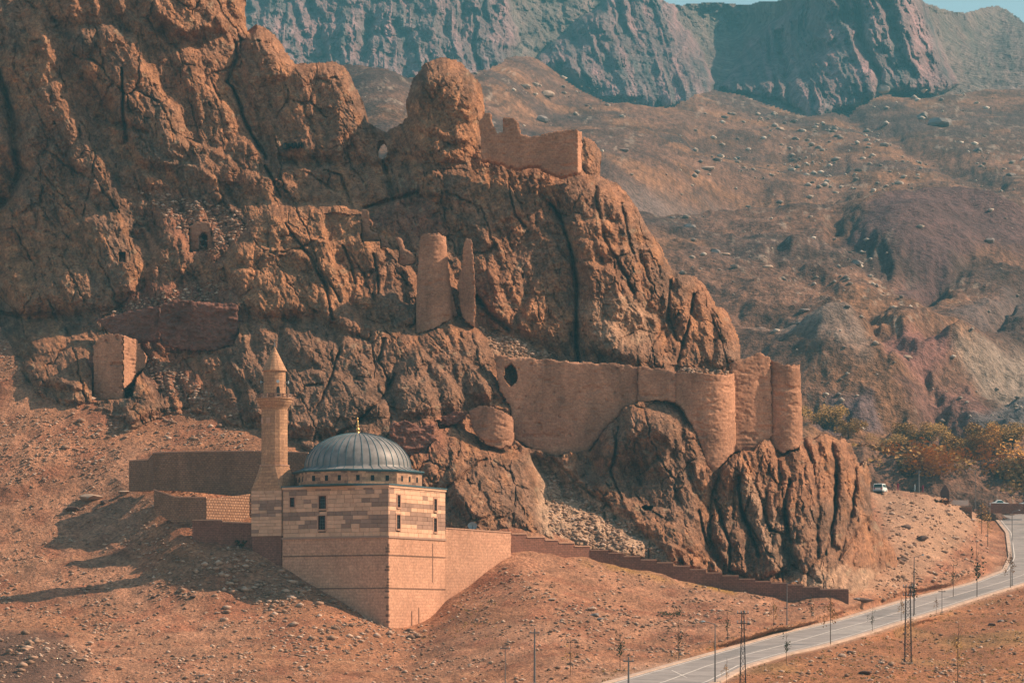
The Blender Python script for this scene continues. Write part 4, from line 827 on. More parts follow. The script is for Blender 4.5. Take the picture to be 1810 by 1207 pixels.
def window(org, ux, nrm, w, arched, root):
    s0, s1, z0, z1 = w; sc = (s0 + s1) / 2; hw = (s1 - s0) / 2
    def P(s, z, d): return (org[0] + ux[0] * s - nrm[0] * d, org[1] + ux[1] * s - nrm[1] * d, z)
    # frame: jamb, sill and head standing in the opening
    m = MB(); fw = 0.11
    def bx(a, b, c, d, d0, d1): m.add([P(a, c, d0), P(b, c, d0), P(b, d, d0), P(a, d, d0), P(a, c, d1), P(b, c, d1), P(b, d, d1), P(a, d, d1)], [(0, 1, 2, 3), (7, 6, 5, 4), (0, 4, 5, 1), (1, 5, 6, 2), (2, 6, 7, 3), (3, 7, 4, 0)])
    bx(s0, s0 + fw, z0, z1, -0.04, 0.26); bx(s1 - fw, s1, z0, z1, -0.04, 0.26); bx(s0 + fw, s1 - fw, z0, z0 + fw, -0.05, 0.26)
    if arched:
        n = 8; pts = [(s0 + fw, z1 - hw * 1.1)] + [(sc - (hw - fw) * math.cos(math.pi * k / n), z1 - hw * 1.1 + (hw - fw) * 1.15 * math.sin(math.pi * k / n) ** .8) for k in range(1, n)] + [(s1 - fw, z1 - hw * 1.1)]
        for i in range(len(pts) - 1):
            (a, za), (b, zb) = pts[i], pts[i + 1]
            m.add([P(a, za, -0.04), P(b, zb, -0.04), P(b, z1, -0.04), P(a, z1, -0.04), P(a, za, 0.26), P(b, zb, 0.26), P(b, z1, 0.26), P(a, z1, 0.26)], [(0, 1, 2, 3), (7, 6, 5, 4), (0, 4, 5, 1), (2, 6, 7, 3)])
    else: bx(s0 + fw, s1 - fw, z1 - fw, z1, -0.04, 0.26)
    fr = mz(m.build('window', M['wood'] if hw > .3 else M['stone_light']), root)
    m = MB(); q = .2
    bx(s0 - q, s0, z0 - q, z1 + q, -0.05, 0.01); bx(s1, s1 + q, z0 - q, z1 + q, -0.05, 0.01); bx(s0, s1, z1, z1 + q, -0.055, 0.01); bx(s0, s1, z0 - q, z0, -0.12, 0.01)
    su_ = m.build('surround', M['coping']); su_.parent = fr; su_.matrix_parent_inverse = Matrix.Identity(4)
    m = MB(); bx(s0 + fw, s1 - fw, z0 + fw, z1 - 0.05, 0.24, 0.27); pn = mz(m.build('pane', M['dark']), root); 
    pn.parent = fr; pn.matrix_parent_inverse = (fr.matrix_parent_inverse).copy(); pn.matrix_parent_inverse = Matrix.Identity(4)
    m = MB(); k = max(1, int((s1 - s0) / 0.33))
    for i in range(1, k + 1):
        a = s0 + (s1 - s0) * i / (k + 1); bx(a - .02, a + .02, z0 + fw, z1 - .1, 0.10, 0.14)
    for zz in np.arange(z0 + .45, z1 - .3, 0.45): bx(s0 + fw, s1 - fw, zz, zz + .035, 0.06, 0.10)
    gr = mz(m.build('grille', M['metal']), root); gr.parent = fr; gr.matrix_parent_inverse = Matrix.Identity(4)
for (w, raw) in zip(WL, winL): window(C0, UL, NL, w, raw[4], mosque)
for (w, raw) in zip(WR, winR): window(C0, UR, NR, w, raw[4], mosque)
# roof slab with lead edge
m = MB(); m.obox(C0, UL, UR, -0.22, LL + .2, -0.22, LR + .2, ZT, ZT + 0.16); mz(m.build('roof_edge', M['seam']))
m = MB(); m.obox(C0, UL, UR, -0.12, LL + .1, -0.12, LR + .1, ZT - 0.32, ZT - 0.002); o = mz(m.build('cornice', M['stone_light']))
m = MB(); m.obox(C0, UL, UR, -0.1, LL, -0.1, LR, ZT + 0.16, ZT + 0.5)
# drum, eaves, dome
DC = (C0[0] + UL[0] * 9.5 + UR[0] * 7.6, C0[1] + UL[1] * 9.5 + UR[1] * 7.6)
rot8 = math.atan2(UR[1], UR[0]) + math.pi / 8
Y_D = DC[1]
def zpy(py, Y=Y_D): return (HY - py) / F * Y
ze = 21.95
m = MB(); m.lathe([(9.15, ZT + 0.1), (9.15, ze)], 8, DC[0], DC[1], rot8); o = mz(m.build('drum', M['drum']))
uvl = o.data.uv_layers.new(name='UVMap')
for p in o.data.polygons:
    for li in p.loop_indices:
        cc = o.data.vertices[o.data.loops[li].vertex_index].co; a = math.atan2(p.normal.y, p.normal.x); t = (-math.sin(a), math.cos(a))
        uvl.data[li].uv = ((cc.x - DC[0]) * t[0] + (cc.y - DC[1]) * t[1] + a * 7, cc.z)
m = MB(); m.lathe([(9.3, ZT + 0.1), (9.4, ZT + 0.3)], 8, DC[0], DC[1], rot8); mz(m.build('drum_flashing', M['seam']))
m = MB(); m.lathe([(9.25, ze - .18), (9.5, ze), (9.5, ze + .14), (9.35, ze + .16)], 8, DC[0], DC[1], rot8); mz(m.build('eaves', M['seam']))
ap8 = 9.15 * math.cos(math.pi / 8)
for f8 in range(8):
    a = rot8 + math.pi / 8 + f8 * math.pi / 4; t = (-math.sin(a), math.cos(a))
    for sc_ in (-2.1, 0.0, 2.1):
        m = MB(); m.add([(DC[0] + d * math.cos(a) + (sc_ + s) * t[0], DC[1] + d * math.sin(a) + (sc_ + s) * t[1], z) for z in (ZT + .75, ZT + 1.5) for d in (ap8 - .2, ap8 + .03) for s in (-.24, .24)], [(0, 1, 3, 2), (4, 6, 7, 5), (0, 4, 5, 1), (2, 3, 7, 6), (0, 2, 6, 4), (1, 5, 7, 3)])
        mz(m.build('drum_window', M['dark']))
def oct_r(a):   # octagon radius at angle a, vertex radius 1
    q = (a - rot8) % (math.pi / 4) - math.pi / 8; return math.cos(math.pi / 8) / math.cos(q)
ND = 144; prof = []
R8 = 9.35; RDm = 7.55; zd = 22.55; HD_ = zpy(766) - zd
lev = [('o', 1.0, ze + .16), ('o', .93, ze + .36), ('m', 0.5, ze + .52)]
vs = []; rows = []
def dome_pt(a, t):
    """t 0..1: octagonal skirt to t=.2, then dome"""
    if t < .2:
        k = t / .2; ro = R8 * oct_r(a) * (1 - k) + RDm * 1.01 * k; z = ze + .16 + (zd - ze - .1) * (k ** .8) - 0.10 * math.sin(math.pi * k); return ro, z
    k = (t - .2) / .8; th = k * math.pi / 2; return RDm * math.cos(th) ** .96, zd + .06 + HD_ * math.sin(th)
TS = [0, .05, .1, .15, .2, .23, .27, .32, .38, .45, .52, .6, .68, .76, .84, .91, .96, .995]
m = MB(); vs = []
for t in TS:
    for k in range(ND):
        a = 2 * math.pi * k / ND + rot8; r, z = dome_pt(a, t); vs.append((DC[0] + r * math.cos(a), DC[1] + r * math.sin(a), z))
fs = [(i * ND + k, i * ND + (k + 1) % ND, (i + 1) * ND + (k + 1) % ND, (i + 1) * ND + k) for i in range(len(TS) - 1) for k in range(ND)] + [tuple(range((len(TS) - 1) * ND, len(TS) * ND))]
m.add(vs, fs); dome = mz(m.build('dome', M['lead'], smooth=True))
for k in range(40):
    a = rot8 + 2 * math.pi * (k + .5) / 40; m = MB(); vs = []; w = .03
    tt = TS[:-2]
    for t in tt:
        r, z = dome_pt(a, t); ta = (-math.sin(a), math.cos(a))
        for sgn, up in ((-1, -.02), (-1, .06), (1, .06), (1, -.02)):
            vs.append((DC[0] + (r + up) * math.cos(a) + sgn * w * ta[0], DC[1] + (r + up) * math.sin(a) + sgn * w * ta[1], z + up * .6))
    n = len(tt)
    fs = [(4 * i + j, 4 * i + (j + 1) % 4, 4 * i + 4 + (j + 1) % 4, 4 * i + 4 + j) for i in range(n - 1) for j in range(4)] + [(0, 1, 2, 3), (4 * n - 1, 4 * n - 2, 4 * n - 3, 4 * n - 4)]
    m.add(vs, fs); sm = m.build('seam', M['seam']); sm.parent = dome; sm.matrix_parent_inverse = Matrix.Identity(4)
# the children of parts already carry world coordinates: give them the same offset as their part
zt = zd + HD_
m = MB(); m.lathe([(.32, zt - .1), (.22, zt + .15), (.1, zt + .3), (.24, zt + .45), (.3, zt + .6), (.2, zt + .75), (.08, zt + .85), (.2, zt + 1.0), (.22, zt + 1.12), (.07, zt + 1.3), (.14, zt + 1.45), (.05, zt + 1.6), (.04, zt + 1.95)], 10, DC[0], DC[1])
m.lathe([(.03, zt + 1.9), (.12, zt + 2.0), (.14, zt + 2.15), (.03, zt + 2.3)], 6, DC[0] - .05, DC[1])
mz(m.build('finial', M['gold'], smooth=True))

# ------------------------------------------------------------------ minaret
SA, SB = 17.35, 22.35
MO = (C0[0] + UL[0] * SA + NL[0] * 0.25, C0[1] + UL[1] * SA + NL[1] * 0.25)
MC = (C0[0] + UL[0] * 19.95 + UR[0] * 2.1, C0[1] + UL[1] * 19.95 + UR[1] * 2.1); YM = MC[1]
minaret = empty('minaret', (MC[0], MC[1], 8)); tag(minaret, 'slender stone minaret with one balcony and a conical cap beside the dome', 'minaret')
def zp(py): return (HY - py) / F * YM
zb0, zb1 = zp(948), zp(868)
m = MB(); m.obox(MO, UL, UR, TH, 5.0 - .02, TH, 4.6, zb0, zb1 - .01); o = mz(m.build('plinth', M['stone_dark']), minaret); uv_box(o.data, MO, UL, UR)
darkM = [(449, 492, 883, 893), (460, 482, 892, 900), (448, 471, 899, 903), (478, 500, 899, 904), (452, 486, 909, 914), (449, 456, 922, 926), (463, 471, 922, 926), (479, 488, 922, 926), (446, 455, 937, 941)]
courses(MO, UL, NL, 5.0, zb0, zb1, 14, 1.15, 1.5, [], inrects(darkM), None, minaret)
courses(MO, UR, NR, 4.6, zb0, zb1, 14, 1.3, 1.6, [], lambda x, y: False, None, minaret, TH)
m = MB(); m.obox(MO, UL, UR, .05, 4.9, .1, 4.5, -1, zb0 - .01); o = mz(m.build('footing', M['dark_wall']), minaret); uv_box(o.data, MO, UL, UR)
# pabuc: square to twelve-sided taper
rs = 1.86; zs = zp(824)
sq = [(MO[0] + UL[0] * a + UR[0] * b, MO[1] + UL[1] * a + UR[1] * b, zb1 - .004) for a, b in ((0, 0), (5.0, 0), (5.0, 4.6), (0, 4.6))]
cen = Vector(((sq[0][0] + sq[2][0]) / 2, (sq[0][1] + sq[2][1]) / 2, 0))
ring = []; NS = 16
a0 = math.atan2(NL[1], NL[0]) + math.pi / NS
for k in range(NS):
    a = a0 + 2 * math.pi * k / NS; ring.append((MC[0] + rs * 1.1 * math.cos(a), MC[1] + rs * 1.1 * math.sin(a), zs))
bm = bmesh.new(); [bm.verts.new(v) for v in sq + ring]; bmesh.ops.convex_hull(bm, input=bm.verts[:]); me = bpy.data.meshes.new('transition'); bm.to_mesh(me); bm.free(); me.update()
uv_box(me, MO, UL, UR); o = mz(link('transition', me, M['shaft']), minaret)
def cyl_uv(me, c, r):
    ul = me.uv_layers.new(name='UVMap')
    for p in me.polygons:
        a0_ = math.atan2(p.center.y - c[1], p.center.x - c[0])
        for li in p.loop_indices:
            co = me.vertices[me.loops[li].vertex_index].co; a = math.atan2(co.y - c[1], co.x - c[0])
            if a - a0_ > math.pi: a -= 2 * math.pi
            if a0_ - a > math.pi: a += 2 * math.pi
            ul.data[li].uv = (a * r, co.z)
m = MB(); m.lathe([(rs * 1.14, zs), (rs * 1.14, zs + .18)], NS, MC[0], MC[1], a0); mz(m.build('moulding', M['coping']), minaret)
m = MB(); m.lathe([(rs, zs + .18), (rs * .99, zp(724))], NS, MC[0], MC[1], a0); o = mz(m.build('shaft', M['shaft']), minaret); cyl_uv(o.data, MC, rs)
for da, pyy in ((-.62, 744), (.06, 744)):
    a = a0 + da - 0.2; m = MB(); t = (-math.sin(a), math.cos(a)); rr0 = rs * 1.0
    z0 = zp(pyy + 5); z1 = zp(pyy - 5)
    m.add([(MC[0] + r_ * math.cos(a) + s_ * .33 * t[0], MC[1] + r_ * math.sin(a) + s_ * .33 * t[1], z_) for z_ in (z0, z1) for r_ in (rr0 - .2, rr0 + .03) for s_ in (-1, 1)], [(0, 1, 3, 2), (4, 6, 7, 5), (0, 4, 5, 1), (2, 3, 7, 6), (0, 2, 6, 4), (1, 5, 7, 3)])
    mz(m.build('relief_panel', M['coping']), minaret)
zc0, zc1, zc2 = zp(724), zp(706), zp(697.5)
m = MB(); m.lathe([(rs * 1.0, zc0), (rs * 1.06, zc0 + .3), (rs * 1.16, zc0 + .55), (2.45, zc0 + 1.1), (2.5, zc1 - .1), (2.66, zc1)], 24, MC[0], MC[1], a0); o = mz(m.build('corbel', M['shaft']), minaret); cyl_uv(o.data, MC, 2.2)
bal = MB(); bal.lathe([(2.66, zc1), (2.66, zc1 + .12)], 16, MC[0], MC[1], a0); balc = mz(bal.build('balcony', M['shaft']), minaret); cyl_uv(balc.data, MC, 2.4)
for k in range(16):
    a = a0 + 2 * math.pi * (k + .5) / 16; r0 = 2.58; t = (-math.sin(a), math.cos(a)); hw = .44
    m = MB()
    def slab(s0, s1, z0, z1, d0, d1): m.add([(MC[0] + d * math.cos(a) + s * t[0], MC[1] + d * math.sin(a) + s * t[1], z) for z in (z0, z1) for d in (d0, d1) for s in (s0, s1)], [(0, 1, 3, 2), (4, 6, 7, 5), (0, 4, 5, 1), (2, 3, 7, 6), (0, 2, 6, 4), (1, 5, 7, 3)])
    H = zc2 - zc1 - .12; slab(-hw, hw, zc1 + .125, zc1 + .12 + H * .35, r0 - .1, r0); slab(-hw, hw, zc1 + .12 + H * .8, zc2, r0 - .12, r0 + .03)
    slab(-hw, -hw * .45, zc1 + .12 + H * .35, zc1 + .12 + H * .8, r0 - .1, r0 - .01); slab(hw * .45, hw, zc1 + .12 + H * .35, zc1 + .12 + H * .8, r0 - .1, r0 - .01)
    p_ = m.build('parapet_panel', M['stone_dark'] if k % 2 else M['terrace']); p_.parent = balc; p_.matrix_parent_inverse = Matrix.Identity(4)
zu = zp(657); ru = 1.55
m = MB(); m.lathe([(ru * 1.02, zc1 + .1), (ru, zu), (ru * 1.1, zu + .12)], NS, MC[0], MC[1], a0); o = mz(m.build('upper_shaft', M['shaft']), minaret); cyl_uv(o.data, MC, ru)
a = math.atan2(-1, .45); t = (-math.sin(a), math.cos(a)); m = MB(); dw = .24; zz0 = zc1 + .15; zz1 = zp(684)
pts = [(-dw, zz0), (dw, zz0), (dw, zz1 - .3), (dw * .6, zz1 - .08), (0, zz1), (-dw * .6, zz1 - .08), (-dw, zz1 - .3)]
m.add([(MC[0] + (ru + d) * math.cos(a) + s * t[0], MC[1] + (ru + d) * math.sin(a) + s * t[1], z) for d in (-.25, .03) for s, z in pts], [tuple(range(7)), tuple(range(13, 6, -1))] + [(i, (i + 1) % 7, 7 + (i + 1) % 7, 7 + i) for i in range(7)])
mz(m.build('door', M['dark']), minaret)
zk = zp(613)
m = MB(); m.lathe([(ru * 1.16, zu + .1), (ru * 1.12, zu + .2), (.06, zk)], NS, MC[0], MC[1], a0); o = mz(m.build('conical_cap', M['shaft']), minaret); cyl_uv(o.data, MC, 1)
m = MB(); m.tube((MC[0], MC[1], zk - .1), (MC[0], MC[1], zk + .9), .05, .03); m.lathe([(.05, zk), (.17, zk + .12), (.05, zk + .26), (.13, zk + .4), (.04, zk + .52), (.03, zk + .8), (.14, zk + .92), (.02, zk + 1.1)], 8, MC[0], MC[1]); mz(m.build('finial', M['lead']), minaret)
# loudspeakers on the upper shaft
for i, (az, txt) in enumerate(((-2.75, 'leftmost horn loudspeaker above the minaret balcony'), (-1.25, 'middle horn loudspeaker above the small dark balcony door'), (-.15, 'rightmost horn loudspeaker on the sunlit side of the minaret'))):
    d = Vector((math.cos(az), math.sin(az), 0)); p = Vector((MC[0], MC[1], zp(676))) + d * ru
    r = empty('loudspeaker', p); tag(r, txt, 'loudspeaker', 'horn loudspeakers on the minaret')
    m = MB(); m.tube((0, 0, 0), d * .25, .06); o = m.build('bracket', M['metal']); o.parent = r
    m = MB(); m.tube(d * .15, d * .25, .07, .08, 10); m.tube(d * .25, d * .5, .08, .24, 12); o = m.build('horn', M['sign']); o.parent = r

# graffiti on the cliff face
gm = MB()
letters = {'O': [[(0, 0), (0, 1), (.6, 1), (.6, 0), (0, 0)]], 'M': [[(0, 0), (0, 1), (.35, .4), (.7, 1), (.7, 0)]], 'A': [[(0, 0), (.32, 1), (.65, 0)], [(.12, .4), (.52, .4)]], 'H': [[(0, 0), (0, 1)], [(.6, 0), (.6, 1)], [(0, .5), (.6, .5)]]}
def crag_at(px, py):
    j = int(round((px - sx[0]) / KS)); i = int(round((py - sy[0]) / KS)); return float(KD[max(i - 2, 0):i + 3, max(j - 2, 0):j + 3].min())
def gstroke(p, q):
    n = 5; P0 = None
    for k in range(n + 1):
        a = p[0] + (q[0] - p[0]) * k / n; b = p[1] + (q[1] - p[1]) * k / n; c_ = at(a, b, crag_at(a, b) - 0.25)
        if P0 is not None: gm.tube(P0, c_, .2, .2, 4)
        P0 = c_
xx = 502
for ch, w in (('O', 9), ('M', 10), ('A', 9), ('H', 8)):
    for st in letters[ch]:
        for p, q in zip(st[:-1], st[1:]): gstroke((xx + p[0] * w, 263 - p[1] * 9 - (xx - 502) * .05), (xx + q[0] * w, 263 - q[1] * 9 - (xx - 502) * .05))
    xx += w * .95
g = gm.build('graffiti', M['ink']); tag(g, 'black painted letters OMAH on the upper cliff face', 'graffiti')

# ------------------------------------------------------------------ road
def rp(px, py, dz=0.0):
    Y = float(road_y(py)); return Vector(((px - CX) / F * Y, Y, (HY - py) / F * Y + dz))
rows = np.concatenate([np.arange(1330, 1000, -4.0), np.arange(1000, 900, -3.0)])
def ribbon(name, f0, f1, mat, dz, rows=rows, depth=0.0, parent=None, wid=6):
    m = MB(); vs = []; n = wid
    for py in rows:
        for k in range(n + 1):
            px = f0(py) + (f1(py) - f0(py)) * k / n; vs.append(rp(px, py, dz))
    fs = [(i * (n + 1) + k, i * (n + 1) + k + 1, (i + 1) * (n + 1) + k + 1, (i + 1) * (n + 1) + k) for i in range(len(rows) - 1) for k in range(n)]
    if depth:
        b = len(vs); vs += [Vector(v) - Vector((0, 0, depth)) for v in vs]
        N_ = len(rows)
        for i in range(N_ - 1):
            for k in (0, n): fs.append((i * (n + 1) + k, (i + 1) * (n + 1) + k, b + (i + 1) * (n + 1) + k, b + i * (n + 1) + k))
        for i in (0, N_ - 1):
            for k in range(n): fs.append((i * (n + 1) + k, i * (n + 1) + k + 1, b + i * (n + 1) + k + 1, b + i * (n + 1) + k))
    me = bpy.data.meshes.new(name); me.from_pydata(vs, [], fs); me.update(); return link(name, me, mat, parent)
road = ribbon('road', rl, rr, M['asphalt'], 0.13); tag(road, kind='structure')
def ppm(py): return F / float(road_y(py))
edge1 = ribbon('edge_line', lambda p: rl(p) + .45 * ppm(p), lambda p: rl(p) + .62 * ppm(p), M['paint'], 0.145, wid=1, parent=road)
edge2 = ribbon('edge_line', lambda p: rr(p) - .85 * ppm(p), lambda p: rr(p) - .68 * ppm(p), M['paint'], 0.145, wid=1, parent=road)
ctr = ribbon('centre_line', lambda p: (rl(p) + rr(p)) / 2 - .09 * ppm(p), lambda p: (rl(p) + rr(p)) / 2 + .09 * ppm(p), M['paint'], 0.145, wid=1, parent=road)
for f0_, f1_, r0_, r1_, mt_ in ((.1, .42, 1168, 1140, 'patch_dark'), (.55, .9, 1122, 1104, 'patch_pale'), (.12, .4, 1090, 1076, 'patch_dark'), (.55, .85, 1060, 1040, 'patch_dark')):
    if mt_ not in M: M[mt_] = plain_mat(mt_, (0.215, 0.2, 0.195) if 'dark' in mt_ else (0.31, 0.285, 0.27), 0.9, 0.2, 0.8)
    ribbon('repair_patch', lambda p: rl(p) + f0_ * (rr(p) - rl(p)), lambda p: rl(p) + f1_ * (rr(p) - rl(p)), M[mt_], 0.138, rows=np.arange(r0_, r1_, -2.0), wid=2, parent=road)
side = MB(); a = rp(1186, 1186, .15); b = rp(1236, 1210, .15); d = Vector((.14, .3, 0)); side.add([a, b, b + d, a + d], [(0, 1, 2, 3)]); o = side.build('junction_line', M['paint'], road)
k1 = ribbon('kerb', lambda p: rl(p) - .75 * ppm(p), rl, M['kerb'], 0.25, rows=rows, depth=.5, wid=1); tag(k1, kind='structure')
k2 = ribbon('kerb', rr, lambda p: rr(p) + .8 * ppm(p), M['kerb'], 0.22, rows=np.arange(1330, 1020, -4.0), depth=.5, wid=1); tag(k2, kind='structure')

# ------------------------------------------------------------------ rocks: meshes
def rock_mesh(name, seed, sub=2, mat=None, flat=.7):
    rg = random.Random(seed); bm = bmesh.new(); bmesh.ops.create_icosphere(bm, subdivisions=sub, radius=1.0)
    pl = [(Vector((rg.gauss(0, 1), rg.gauss(0, 1), rg.gauss(0, 1))).normalized(), rg.uniform(.5, .85)) for _ in range(9)]
    for v in bm.verts:
        for n, d in pl:
            q = v.co.dot(n)
            if q > d: v.co -= n * (q - d)
        v.co += Vector((rg.uniform(-1, 1), rg.uniform(-1, 1), rg.uniform(-1, 1))) * .04; v.co.z *= flat
    me = bpy.data.meshes.new(name); bm.to_mesh(me); bm.free()
    if mat: me.materials.append(mat)
    return me
def scatter(name, spots, sizes, mat, seed, label, aspect=.65):
    """many small stones: one mesh of deformed octahedra/cubes"""
    rg = np.random.default_rng(seed); n = len(spots)
    base = np.array([(1, 0, 0), (-1, 0, 0), (0, 1, 0), (0, -1, 0), (0, 0, 1), (0, 0, -1), (.7, .7, .4), (-.7, .7, .45), (.7, -.7, .4), (-.7, -.7, .45)], float)
    fc = np.array([(0, 6, 8), (6, 2, 7), (7, 1, 9), (9, 3, 8), (8, 6, 4), (6, 7, 4), (7, 9, 4), (9, 8, 4), (0, 2, 6), (2, 1, 7), (1, 3, 9), (3, 0, 8), (0, 5, 2), (2, 5, 1), (1, 5, 3), (3, 5, 0)])
    V = base[None] * (1 + rg.uniform(-.38, .3, (n, 10, 3)))
    an = rg.uniform(0, 6.28, n); ca, sa = np.cos(an)[:, None], np.sin(an)[:, None]; st = rg.uniform(.6, 1.3, (n, 1))
    x = V[..., 0] * st; y = V[..., 1]
    W = np.stack([x * ca - y * sa, x * sa + y * ca, V[..., 2] * aspect], -1) * np.asarray(sizes)[:, None, None] + np.asarray(spots)[:, None, :]
    Fx = (fc[None] + 10 * np.arange(n)[:, None, None]).reshape(-1, 3)
    me = bpy.data.meshes.new(name); me.vertices.add(n * 10); me.vertices.foreach_set('co', W.astype(np.float32).ravel())
    me.loops.add(len(Fx) * 3); me.loops.foreach_set('vertex_index', Fx.astype(np.int32).ravel()); me.polygons.add(len(Fx))
    me.polygons.foreach_set('loop_start', np.arange(0, 3 * len(Fx), 3, dtype=np.int32)); me.polygons.foreach_set('loop_total', np.full(len(Fx), 3, np.int32)); me.update(calc_edges=True)
    o = link(name, me, mat); tag(o, label, 'stones', kind='stuff'); return o
def ground_scatter(n, seed, xr, yr, dens, smin, smax, power=2.6):
    rg = np.random.default_rng(seed); X = rg.uniform(*xr, n * 3); Y = rg.uniform(*yr, n * 3)
    D, w = ground_depth(X, Y); z = ground_z(X, Y, D, w); k = (sdist(CRAG_IN, X, Y, 40) < 2) & (rg.uniform(0, 1, X.shape) < dens(X, Y)) & (w < .55)
    k &= (Y > np.interp(X, [-300, 0, 1540, 1560, 1600, 1660, 1700, 1752, 1760, 2100], [575, 575, 872, 872, 872, 884, 892, 905, 900, 885]))
    px_ = X; k &= ~((px_ > 440) & (px_ < 905) & (Y < np.interp(px_, [440, 500, 687, 735, 800, 903], [985, 1008, 1112, 1110, 1062, 990])))
    k &= ~((px_ > 900) & (px_ < 1505) & (Y < np.interp(px_, [904, 1000, 1100, 1300, 1500], [990, 988, 1006, 1049, 1070])) & (Y > 930))
    X, Y, D, z = X[k][:n], Y[k][:n], D[k][:n], z[k][:n]
    s = smin + (smax - smin) * rg.uniform(0, 1, len(X)) ** power
    return np.stack([(X - CX) / F * D, D, (HY - Y) / F * D + z + s * .15], -1), s
dn = lambda X, Y: np.clip(.35 + .9 * fbm(X / 60, Y / 30, 3, 601), 0.03, 1)
sp, sz = ground_scatter(42000, 1, (-250, 2000), (575, 1235), dn, .07, .38, 3.2)
scatter('rubble', sp, sz, M['pebble'], 2, 'loose stones strewn over the dry foreground slopes')
dn2 = lambda X, Y: np.exp(-((X - 470) / 110) ** 2 - ((Y - 1030) / 45) ** 2) + np.exp(-((X - 640) / 90) ** 2 - ((Y - 1120) / 16) ** 2) + .8 * np.exp(-((X - 250) / 120) ** 2 - ((Y - 740) / 40) ** 2) + .9 * sstep(1540, 1580, X) * (Y < 1060) + .8 * np.exp(-((X - 60) / 70) ** 2 - ((Y - 1170) / 30) ** 2)
sp, sz = ground_scatter(6500, 5, (-250, 1800), (575, 1235), dn2, .14, .75, 2.4)
scatter('rubble', sp, sz, M['pebble'], 6, 'dense rubble banks below the mosque, the ruin and the car park')
# rubble on the crag ledges
rg = np.random.default_rng(8); pts = []; ss_ = []
for poly, n in (([(845, 575), (900, 595), (1000, 632), (900, 630), (868, 615)], 500), ([(235, 330), (420, 370), (450, 392), (380, 460), (330, 420)], 700), ([(960, 820), (1040, 880), (1180, 980), (1060, 970), (975, 940)], 900), ([(180, 560), (260, 520), (400, 490), (380, 530), (250, 580)], 500), ([(1190, 648), (1290, 655), (1285, 662), (1200, 660)], 150), ([(220, 620), (300, 640), (420, 740), (300, 700)], 500)):
    P = np.array(poly); X = rg.uniform(P[:, 0].min(), P[:, 0].max(), n * 3); Y = rg.uniform(P[:, 1].min(), P[:, 1].max(), n * 3); k = sdist(poly, X, Y, 10) > 0; X, Y = X[k][:n], Y[k][:n]
    j = np.clip(np.round((X - sx[0]) / KS).astype(int), 0, len(sx) - 1); i = np.clip(np.round((Y - sy[0]) / KS).astype(int), 0, len(sy) - 1); D = KD[i, j] - .05
    pts.append(np.stack([(X - CX) / F * D, D, (HY - Y) / F * D], -1)); ss_.append(.1 + .4 * rg.uniform(0, 1, len(X)) ** 2.2)
scatter('rubble', np.concatenate(pts), np.concatenate(ss_), M['pebble'], 9, 'fallen stones lying on the ledges and gullies of the castle crag')
# stones on the hills
rg = np.random.default_rng(12); X = rg.uniform(560, 2050, 60000); Y = rg.uniform(110, 860, 60000)
dens = .04 + .8 * np.exp(-((X - 1480) / 170) ** 2 - ((Y - 250) / 70) ** 2) + .7 * np.exp(-((X - 1470) / 80) ** 2 - ((Y - 490) / 35) ** 2) + .6 * np.exp(-((X - 1700) / 110) ** 2 - ((Y - 310) / 35) ** 2) + .3 * np.exp(-((X - 1270) / 100) ** 2 - ((Y - 450) / 60) ** 2) + .5 * np.exp(-((X - 980) / 90) ** 2 - ((Y - 165) / 25) ** 2) + .5 * np.exp(-((X - 1740) / 70) ** 2 - ((Y - 730) / 50) ** 2) + .3 * np.exp(-((X - 1500) / 60) ** 2 - ((Y - 700) / 30) ** 2)
dens *= np.clip(.6 + 1.6 * fbm(X / 50, Y / 25, 3, 611), .05, 2)
k = (rg.uniform(0, 1, X.shape) < dens) & (Y > np.interp(X, [560, 900, 1180, 1420, 1560, 1800, 2100], [130, 120, 190, 205, 175, 130, 120])); X, Y = X[k][:14000], Y[k][:14000]; D = HT(X, Y); z = hill_z(X, Y, D)
s = (.16 + 1.5 * rg.uniform(0, 1, len(X)) ** 7) * D / 1100
scatter('hill_stones', np.stack([(X - CX) / F * D, D, (HY - Y) / F * D + z + s * .2], -1), s, M['hill_stone'], 13, 'scree and small boulders scattered over the far hillside', .7)

